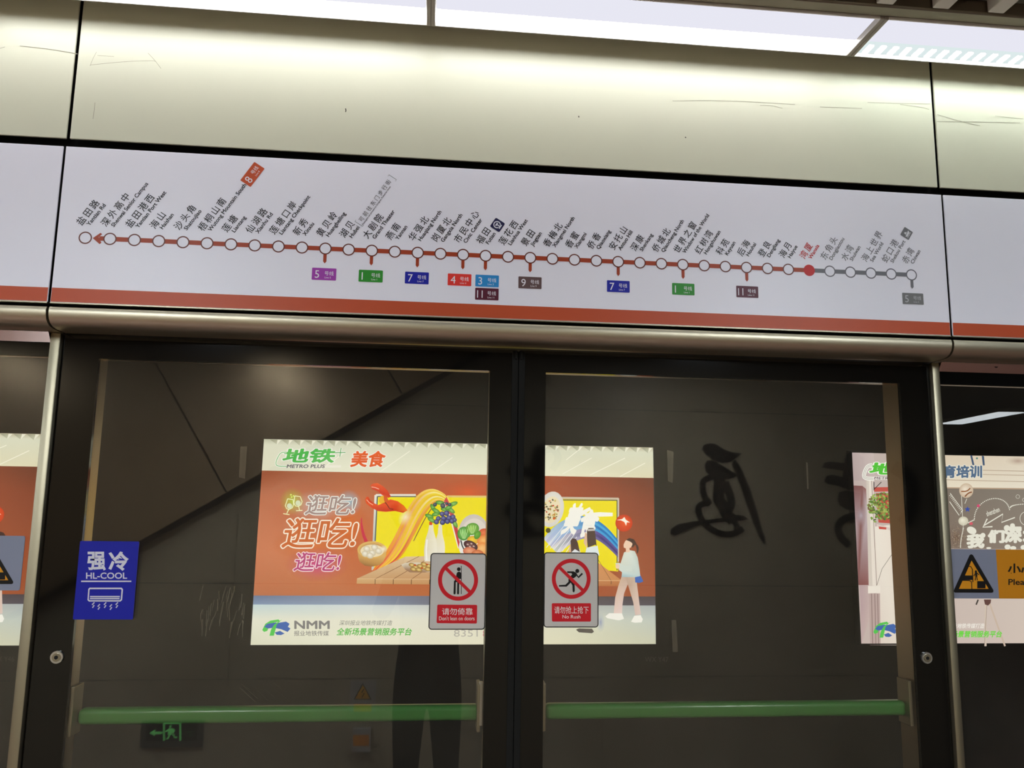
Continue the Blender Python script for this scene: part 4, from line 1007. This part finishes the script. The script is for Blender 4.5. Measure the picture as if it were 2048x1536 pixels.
    A.poly(mp(c8, [(660, 1390), (700, 1358), (830, 1360), (850, 1415), (800, 1432), (680, 1410)]), (246, 244, 236)); A.poly(mp(c8, [(922, 1445), (955, 1385), (1020, 1378), (1042, 1420), (1030, 1452), (960, 1456)]), (248, 246, 238))
    A.poly(mp(c8, [(960, 970), (1010, 955), (1048, 1035), (1010, 1050), (965, 1045)]), (66, 108, 190))
    A.poly(mp(c8, [(850, 740), (900, 715), (960, 725), (990, 790), (1010, 920), (1015, 980), (960, 992), (825, 990), (830, 940), (800, 920), (790, 880), (815, 850)]), [(214, 220, 206), (226, 232, 222), (206, 214, 200), (196, 208, 200), (206, 222, 222), (196, 212, 210), (196, 214, 210), (156, 190, 200), (206, 224, 220), (220, 226, 216), (226, 214, 196), (216, 220, 206)])
    A.poly(mp(c8, [(760, 850), (800, 845), (850, 870), (930, 880), (930, 930), (850, 935), (800, 905)]), (212, 222, 214)); A.ell(*c8(785, 880), 4, 5, SK)
    A.poly(mp(c8, [(868, 690), (905, 690), (910, 735), (870, 740)]), SK); A.poly(mp(c8, [(862, 625), (880, 605), (930, 615), (935, 660), (920, 690), (880, 702), (848, 690), (845, 660)]), SK)
    A.poly(mp(c8, [(870, 612), (905, 592), (950, 605), (975, 640), (960, 665), (940, 690), (925, 680), (940, 650), (915, 630)]), (72, 50, 44)); A.line(mp(c8, [(965, 645), (992, 690), (985, 750)]), [2, 5, 1.5], (72, 50, 44), smooth=1)
    A.build('walking_woman', 'backlit_print', o)
    A.poly(mp(c5, [(462, 1284), (480, 1276), (560, 1278), (572, 1296), (560, 1306), (480, 1300)]), (92, 86, 80)); A.shade(*c5(612, 1240), 9, 20, (130, 140, 180, .8), (190, 200, 210, 0)); A.build('printed_shoe', 'backlit_print', o)
    nmm(A, o, WHITE_BG=True)
    return o
def emblem(A, cc):
    G, Bl = (86, 200, 84), (66, 104, 178)
    A.poly(mp(cc, [(148, 1340), (168, 1300), (200, 1280), (252, 1272), (262, 1284), (225, 1292), (195, 1312), (180, 1345), (160, 1352)]), G)
    A.poly(mp(cc, [(162, 1320), (180, 1300), (235, 1292), (290, 1305), (328, 1330), (310, 1352), (270, 1335), (220, 1325), (185, 1330)]), Bl)
    A.poly(mp(cc, [(240, 1296), (300, 1286), (322, 1300), (312, 1318), (262, 1312)]), Bl)
    A.poly(mp(cc, [(228, 1355), (262, 1345), (290, 1362), (268, 1372), (240, 1370)]), Bl)
    A.poly(mp(cc, [(252, 1286), (275, 1272), (240, 1305), (232, 1340), (222, 1376), (194, 1376), (205, 1335), (225, 1305)]), G)
def nmm(A, o, WHITE_BG=True):
    emblem(A, c4); A.build('emblem', 'backlit_print', o)
    GR = (132, 130, 128)
    for t, q, col, off in (('NMM', (352, 1280, 578, 1333), GR, .03), ('报业地铁传媒', (350, 1344, 572, 1377), GR, .008), ('深圳报业地铁传媒打造', (640, 1278, 976, 1310), (136, 138, 130), .004), ('全新场景营销服务平台', (624, 1326, 1100, 1374), (92, 188, 78), .022)):
        a, b = c4(q[0], q[1]), c4(q[2], q[3]); A.fit(t, a[0], a[1], b[0], b[1], col, off, .22 if len(t) > 6 else 0)
    a, b = c4(1368, 1338), c4(1520, 1382); A.fit('8351', a[0], a[1], b[0], b[1], (186, 182, 172), .0); A.text('8', *c4(1552, 1382), 19, (214, 130, 140), down=True)
    A.build('foot_lettering', 'backlit_print', o)
fa = food_ad()
# the same poster once more, to the left
o = fa.copy(); COL.objects.link(o); o.location.x -= 4.537
for ch in list(fa.children):
    c = ch.copy(); COL.objects.link(c); c.parent = o
o['label'] = 'second food poster across the track, cut off at the left edge behind the fixed glass'

def school_ad():
    o = lightbox(3.3385, 6.31, 'bright backlit schooling poster across the track, behind the right door post')
    A = Paint(mA, YA, 6e-5, multi=True); c9 = Cz(1680, 880, 3.573); M = lambda L: mp(c9, L)
    A.poly([(1703.8, 905), (2470, 926), (2500, 1287), (1722.5, 1290)], [(196, 180, 176), (226, 216, 200), (232, 220, 206), (200, 182, 178)])
    A.poly(M([(83, 90), (240, 93), (262, 600), (262, 1036), (130, 1036)]), [(190, 172, 172), (206, 190, 188), (206, 188, 186), (186, 166, 168), (176, 154, 158)])
    A.poly(M([(95, 290), (230, 290), (265, 1020), (260, 1120), (150, 1466), (148, 1200)]), [(196, 178, 176), (206, 192, 186), (196, 176, 176), (206, 186, 180), (196, 172, 172), (186, 160, 164)])
    A.poly(M([(96, 325), (160, 328), (186, 350), (192, 500), (204, 1036), (132, 1036), (112, 640)]), [(128, 84, 84), (136, 90, 88), (150, 100, 98), (196, 182, 188), (142, 90, 88), (130, 80, 78), (176, 156, 162)])
    A.shade(*c9(150, 540), 12, 26, (186, 178, 190, .8), (150, 110, 110, 0))
    A.poly(M([(240, 620), (420, 600), (420, 1466), (280, 1466)]), [(240, 232, 222), (240, 228, 216), (232, 222, 210), (226, 212, 202)])
    A.poly(M([(732, 108), (1320, 118), (1330, 350), (745, 345)]), [(222, 206, 184), (226, 214, 196), (236, 228, 212), (236, 226, 206)])
    for y in (215, 245, 290): A.line(M([(735, y-6), (1400, y+10)]), 1.2, (180, 160, 140))
    A.shade(*c9(1270, 150), 26, 10, (176, 150, 136, .9), (206, 190, 170, 0)); A.build('poster_background', 'backlit_print', o)
    A.poly(M([(188, 290), (205, 290), (232, 1040), (205, 1040)]), (216, 206, 196)); A.poly(M([(205, 290), (236, 290), (270, 1040), (232, 1040)]), (236, 226, 216)); A.line(M([(226, 290), (262, 1040)]), 1.2, (150, 130, 126))
    A.poly(M([(200, 1042), (288, 1040), (288, 1092), (200, 1096)]), (240, 232, 222)); A.poly(M([(208, 1098), (285, 1096), (290, 1466), (214, 1466)]), (190, 168, 164))
    for x in (225, 248, 268): A.line(M([(x, 1098), (x+8, 1466)]), 1.4, (142, 118, 116))
    A.line(M([(372, 815), (300, 920), (262, 1040)]), .8, (96, 90, 86)); A.build('printed_drainpipe', 'backlit_print', o)
    A.poly(M([(240, 338), (420, 335), (420, 365), (245, 370)]), (200, 84, 74)); A.poly(M([(255, 380), (420, 380), (420, 600), (275, 590)]), (196, 80, 70)); A.poly(M([(262, 600), (400, 640), (400, 660), (262, 615)]), (226, 206, 200)); A.poly(M([(275, 618), (330, 624), (330, 640), (278, 636)]), (206, 84, 76))
    A.line(M([(242, 300), (242, 360)]), 1.6, (40, 40, 40)); A.line(M([(295, 300), (245, 350)]), 1.4, (40, 40, 40))
    rr = random.Random(11)
    for k in range(230):
        a = rr.uniform(0, 6.28); q = math.sqrt(rr.random()); x = 300+105*q*math.cos(a); y = 470+95*q*math.sin(a)
        if x < 250 and y > 520: y += rr.uniform(0, 50)
        A.ell(*c9(x, y), rr.uniform(2.2, 4.6), rr.uniform(1.3, 2.4), rr.choice([(92, 130, 56), (120, 160, 66), (70, 100, 40), (166, 186, 96), (120, 96, 60), (140, 170, 80)]), rr.uniform(0, 180), n=7)
    A.build('hanging_plant', 'backlit_print', o)
    # heading
    GN = (84, 200, 60)
    for off, col in ((.10, (250, 250, 244)), (.045, GN)):
        a, b = c9(205, 160), c9(560, 250); A.fit('地铁', a[0], a[1], b[0], b[1], col, off, .24, ref=.045)
    for w, col in ((8, (246, 244, 238)), (4, (190, 186, 180)), (1.6, (246, 244, 238))): A.line(M([(222, 180), (190, 186), (170, 220), (160, 262), (180, 276), (235, 278)]), w, col, smooth=1)
    a, b = c9(236, 262), c9(470, 284)
    for off, col in ((.12, (248, 246, 242)), (.02, (110, 84, 96))): A.fit('METRO PLUS', a[0], a[1], b[0], b[1], col, off, .2, ref=.02)
    a, b = c9(630, 180), c9(1003, 272)
    for off, col in ((.10, (236, 232, 220)), (.04, (88, 112, 142))): A.fit('教育培训', a[0], a[1], b[0], b[1], col, off, .0, ref=.04)
    A.poly(M([(918, 110), (932, 112), (948, 180), (934, 180)]), (70, 90, 120)); A.poly(M([(1000, 114), (1016, 116), (1022, 182), (1008, 182)]), (70, 90, 120)); A.ell(*c9(966, 132), 2, 2, (90, 140, 130)); A.build('heading_lettering', 'backlit_print', o)
    # blackboard
    A.poly(M([(745, 345), (2300, 365), (2330, 790), (780, 775)]), [(128, 118, 108), (150, 144, 134), (160, 150, 140), (136, 120, 108)]); A.line(M([(742, 342), (2300, 362)]), 2.4, (186, 160, 136))
    A.shade(*c9(820, 700), 22, 30, (110, 84, 66, .7), (130, 110, 100, 0))
    for k in range(220):
        A.ell(*c9(820+rr.gauss(0, 38), 690+rr.gauss(0, 50)), .5, .5, rr.choice([(186, 160, 130), (90, 66, 50), (200, 190, 170)]), n=5)
    A.build('printed_blackboard', 'backlit_print', o)
    CH = (236, 234, 222)
    arc = []
    for k in range(40):
        t = k/39; arc.append((940+265*t, 570-150*math.sin(math.pi*min(1, t*1.02))*1.0-0))
    def dots(L, r_):
        for q in L: A.ell(*c9(*q), r_, r_, CH, n=8)
    dots([(940+125-125*math.cos(math.pi*k/30*.98)*1.0, 560-142*math.sin(math.pi*k/34)) for k in range(30)], 1.2); dots([(1195+110-110*math.cos(math.pi*k/26), 482-24*math.sin(math.pi*k/26)) for k in range(24)], 1.2)
    dots([(860-22*math.sin(k/16*1.6), 630+9*k) for k in range(16)], 1.1); dots([(895+8*k, 590-4*k) for k in range(6)], 1.2); A.build('chalk_dots', 'backlit_print', o)
    A.line(M([(1225, 553), (1130, 588), (1140, 528), (1005, 610)]), 2.2, CH); A.line(M([(1028, 562), (998, 622), (1065, 618)]), 2.6, CH)
    A.text('shenzhen', *c9(1028, 545), 14.5, CH, .012, ang=21, sx=.52, down=True); A.build('chalk_arrow', 'backlit_print', o)
    A.ring(*c9(1310, 560), 13.4, 14.4, CH); A.poly(M([(1290, 530), (1320, 525), (1330, 560), (1310, 600), (1290, 570)]), CH)
    for x, y, rx, ry in ((1245, 405, 4, 3), (1290, 428, 3.6, 3), (1310, 400, 4, 3)): A.ring(*c9(x, y), rx-.6, rx, CH, n=20)
    A.build('chalk_globe', 'backlit_print', o)
    # bubble words
    for t, (x0, y0, x1, y1) in (('我', (880, 670, 1008, 772)), ('们', (1030, 640, 1150, 735)), ('深', (1145, 612, 1275, 735)), ('圳', (1278, 620, 1400, 740))):
        a, b = c9(x0, y0), c9(x1, y1); A.fit(t, a[0], a[1], b[0], b[1], CH, .060)
    for x, y, rx, ry, r_ in ((915, 645, 10, 7, 25), (1165, 628, 6, 6, 0), (1205, 612, 5, 5, 0), (995, 680, 5, 5, 0), (1170, 762, 6, 5, 0), (1210, 770, 6, 4, 0), (1290, 765, 8, 5, 0), (1036, 770, 5, 2, 0)): A.ell(*c9(x, y), rx, ry, CH, r_)
    A.build('chalk_words', 'backlit_print', o)
    A.line(M([(762, 380), (850, 500)]), 1.2, CH); A.line(M([(758, 440), (826, 538), (852, 500)]), 1.4, CH)
    for k in range(12): A.line(M([(766+7.4*k, 392+10.2*k), (756+7.4*k, 400+10.2*k)]), 1.0, CH)
    A.build('chalk_ruler', 'backlit_print', o)
    A.line(M([(842, 390), (850, 560)]), 1.0, CH); A.line(M([(880, 420), (866, 455)]), 1.0, CH); A.shade(*c9(876, 362), 14, 14.5, (244, 232, 214), (206, 184, 160), ox=-3, oy=-3); A.line(M([(840, 368), (880, 368), (905, 345)]), 2.4, (150, 96, 60), smooth=1); A.line(M([(866, 405), (890, 380), (916, 372)]), 2.6, (140, 90, 60), smooth=1)
    A.shade(*c9(855, 578), 10, 9, (244, 240, 222), (206, 200, 180), ox=-2, oy=-2); A.line([c9(858, 600), c9(850, 640)], .8, CH); A.build('balloons', 'backlit_print', o)
    st = [(885+(22 if k % 2 == 0 else 10)*math.sin(k*math.pi/5), 495-(22 if k % 2 == 0 else 10)*math.cos(k*math.pi/5)) for k in range(10)]; A.poly(M(st), (62, 84, 170))
    A.ell(*c9(962, 470), 3, 3, (214, 80, 120)); A.ell(*c9(910, 596), 3.6, 3, (214, 96, 110)); A.build('small_stars', 'backlit_print', o)
    # easel and foot text
    A.line(M([(1012, 1160), (1012, 1466)]), 4, (214, 198, 184)); A.line(M([(1040, 1160), (1150, 1466)]), 3.4, (206, 186, 170)); A.line(M([(1022, 1165), (1004, 1466)]), .9, (160, 140, 130)); A.poly(M([(1000, 1135), (1052, 1135), (1048, 1160), (1030, 1178), (1008, 1170)]), (100, 70, 66)); A.line(M([(960, 1136), (945, 1172)]), 3, (70, 64, 60)); A.build('easel', 'backlit_print', o)
    a, b = c9(684, 1304), c9(1004, 1340); A.fit('深圳报业地铁传媒打造', a[0], a[1], b[0], b[1], (246, 242, 236), .02, .2); a, b = c9(680, 1356), c9(1128, 1404); A.fit('全新场景营销服务平台', a[0], a[1], b[0], b[1], (110, 220, 70), .03, .2); A.build('foot_lettering', 'backlit_print', o)
    cq = lambda x, y: c9(215+(x-148)*.94, 1292+(y-1272)*1.09); emblem(A, cq); A.build('emblem', 'backlit_print', o)
    return o
school_ad()

# ------------------------------------------------------------------ the person holding the phone, mirrored as dark legs in the left door
def skin_mesh(name, joints, edges, root, lv=2):
    me = bpy.data.meshes.new(name); me.from_pydata([j[:3] for j in joints], edges, []); me.update()
    o = bpy.data.objects.new(name, me); COL.objects.link(o)
    m1 = o.modifiers.new('skin', 'SKIN'); m1.use_smooth_shade = True
    lay = me.skin_vertices[0] if me.skin_vertices else None
    for i, j in enumerate(joints):
        r = j[3]; r2 = j[4] if len(j) > 4 else r
        lay.data[i].radius = (r, r2); lay.data[i].use_root = (i == root)
    m2 = o.modifiers.new('sub', 'SUBSURF'); m2.levels = lv; m2.render_levels = lv
    bpy.context.view_layer.update()
    ev = o.evaluated_get(bpy.context.evaluated_depsgraph_get())
    out = bpy.data.meshes.new_from_object(ev)
    bpy.data.objects.remove(o); bpy.data.meshes.remove(me)
    return out
PX, PY = .012, -2.20
J = [(PX, PY, .96, .155, .115),                                                      # 0 pelvis
     (PX, PY-.005, 1.10, .145, .105), (PX, PY, 1.26, .160, .115), (PX, PY-.01, 1.385, .150, .095), (PX, PY, 1.475, .058, .058),   # 1 waist 2 chest 3 shoulders 4 neck
     (PX, PY+.015, 1.56, .070, .080), (PX, PY+.02, 1.645, .080, .098), (PX, PY+.012, 1.715, .062, .076),     # 5 jaw 6 head 7 crown
     (PX-.085, PY, .84, .092), (PX-.092, PY+.012, .50, .062), (PX-.094, PY-.015, .30, .058), (PX-.096, PY-.03, .09, .042), (PX-.103, PY+.085, .035, .036), (PX-.106, PY+.16, .028, .026),
     (PX+.085, PY, .84, .092), (PX+.098, PY+.012, .50, .062), (PX+.102, PY-.015, .30, .058), (PX+.106, PY-.03, .09, .042), (PX+.118, PY+.085, .035, .036), (PX+.126, PY+.16, .028, .026),
     (PX-.165, PY, 1.40, .062), (PX-.235, PY+.085, 1.215, .046), (PX-.165, PY+.255, 1.46, .036), (PX-.115, PY+.315, 1.615, .026),
     (PX+.165, PY, 1.40, .062), (PX+.235, PY+.085, 1.215, .046), (PX+.165, PY+.255, 1.46, .036), (PX+.115, PY+.315, 1.615, .026)]
Eg = [(0, 1), (1, 2), (2, 3), (3, 4), (4, 5), (5, 6), (6, 7), (0, 8), (8, 9), (9, 10), (10, 11), (11, 12), (12, 13), (0, 14), (14, 15), (15, 16), (16, 17), (17, 18), (18, 19),
      (3, 20), (20, 21), (21, 22), (22, 23), (3, 24), (24, 25), (25, 26), (26, 27)]
bm_ = skin_mesh('person', J, Eg, 0)
for mm in ('jacket', 'trousers', 'skin', 'shoe'): bm_.materials.append(MATS[mm])
for p_ in bm_.polygons:
    c_ = p_.center
    if c_.z > 1.49 and abs(c_.x-PX) < .1 and c_.y < PY+.2: p_.material_index = 2
    elif c_.y > PY+.285 and c_.z > 1.4: p_.material_index = 2
    elif c_.z < .075: p_.material_index = 3
    elif c_.z < .93: p_.material_index = 1
    else: p_.material_index = 0
person = link('person', bm_); person['_org'] = (0, 0, 0)
tag(person, 'person in dark trousers holding up a phone, mirrored as dark legs in the left door', 'person')
def part_from(me, name, mats, smooth=True):
    for mm in mats: me.materials.append(MATS[mm])
    if smooth: me.polygons.foreach_set('use_smooth', [True]*len(me.polygons))
    return link(name, me, person)
# face: nose, ears, eyes, mouth; hair cap
hx, hy, hz = PX, PY+.02, 1.63
part_from(skin_mesh('nose', [(hx, hy+.088, hz+.012, .010), (hx, hy+.108, hz-.012, .013), (hx, hy+.092, hz-.030, .009)], [(0, 1), (1, 2)], 0), 'nose', ['skin'])
for sg in (-1, 1):
    part_from(skin_mesh('ear', [(hx+sg*.078, hy-.005, hz+.020, .008, .014), (hx+sg*.084, hy-.010, hz-.005, .007, .016), (hx+sg*.078, hy-.002, hz-.030, .006, .010)], [(0, 1), (1, 2)], 0), 'ear', ['skin'])
    b = MB(); bmesh.ops.create_uvsphere(b.bm, u_segments=14, v_segments=10, radius=.011); bmesh.ops.translate(b.bm, verts=b.bm.verts, vec=(hx+sg*.032, hy+.083, hz+.010))
    child(b, 'eye', 'hair', person, smooth=80)
part_from(skin_mesh('mouth', [(hx-.022, hy+.080, hz-.058, .005), (hx, hy+.088, hz-.060, .008), (hx+.022, hy+.080, hz-.058, .005)], [(0, 1), (1, 2)], 0), 'mouth', ['skin'])
part_from(skin_mesh('hair', [(hx, hy+.035, hz+.085, .066, .060), (hx, hy-.03, hz+.060, .090, .074), (hx, hy-.055, hz-.010, .076, .052)], [(0, 1), (1, 2)], 1), 'hair', ['hair'])
# phone held level in both hands, lens side towards the doors
ph = empty('phone', (0.0, -1.812, 1.742)); tag(ph, 'dark phone held in both hands by the person mirrored in the left door', 'phone')
b = MB().box(-.080, .080, -.0045, .0045, -.038, .038, .006, 3)
bmesh.ops.transform(b.bm, matrix=Matrix.Translation((-.052, -1.8105, 1.726)) @ Matrix.Rotation(-YAW, 4, 'Z') @ Matrix.Rotation(PITCH, 4, 'X'), verts=b.bm.verts); child(b, 'phone_case', 'phone_body', ph, smooth=40)
b = MB().cyl((-.052+.062, -1.8050, 1.745), .007, .002, 'y', 20); child(b, 'lens', 'phone_body', ph)
for sg in (-1, 1):
    w = Vector((PX+sg*.115, PY+.315, 1.615)); k = Vector((-.052+sg*.112, -1.826, 1.700))
    m = w.lerp(k, .55)
    js = [(*w, .024), (*m, .026, .016), (*k, .022, .013)]; ed = [(0, 1), (1, 2)]
    for q, (dz, ln) in enumerate(((.030, .040), (.012, .046), (-.006, .043), (-.022, .034))):
        a = k+Vector((sg*.004, .012, dz*.6+.006)); b1 = a+Vector((sg*.003, .016, dz*.35)); c1 = b1+Vector((-sg*ln*.55, .006, dz*.1)); d1 = c1+Vector((-sg*ln*.35, -.001, 0))
        n = len(js); js += [(*a, .0085), (*b1, .0082), (*c1, .0075), (*d1, .0062)]; ed += [(2, n), (n, n+1), (n+1, n+2), (n+2, n+3)]
    a = m+Vector((-sg*.016, -.010, .012)); b1 = a+Vector((-sg*.012, -.012, .026)); c1 = b1+Vector((-sg*.018, .0, .022)); n = len(js)
    js += [(*a, .0105), (*b1, .0095), (*c1, .0075)]; ed += [(1, n), (n, n+1), (n+1, n+2)]
    part_from(skin_mesh('hand', js, ed, 0, 1), 'hand', ['skin'])
strip_org()
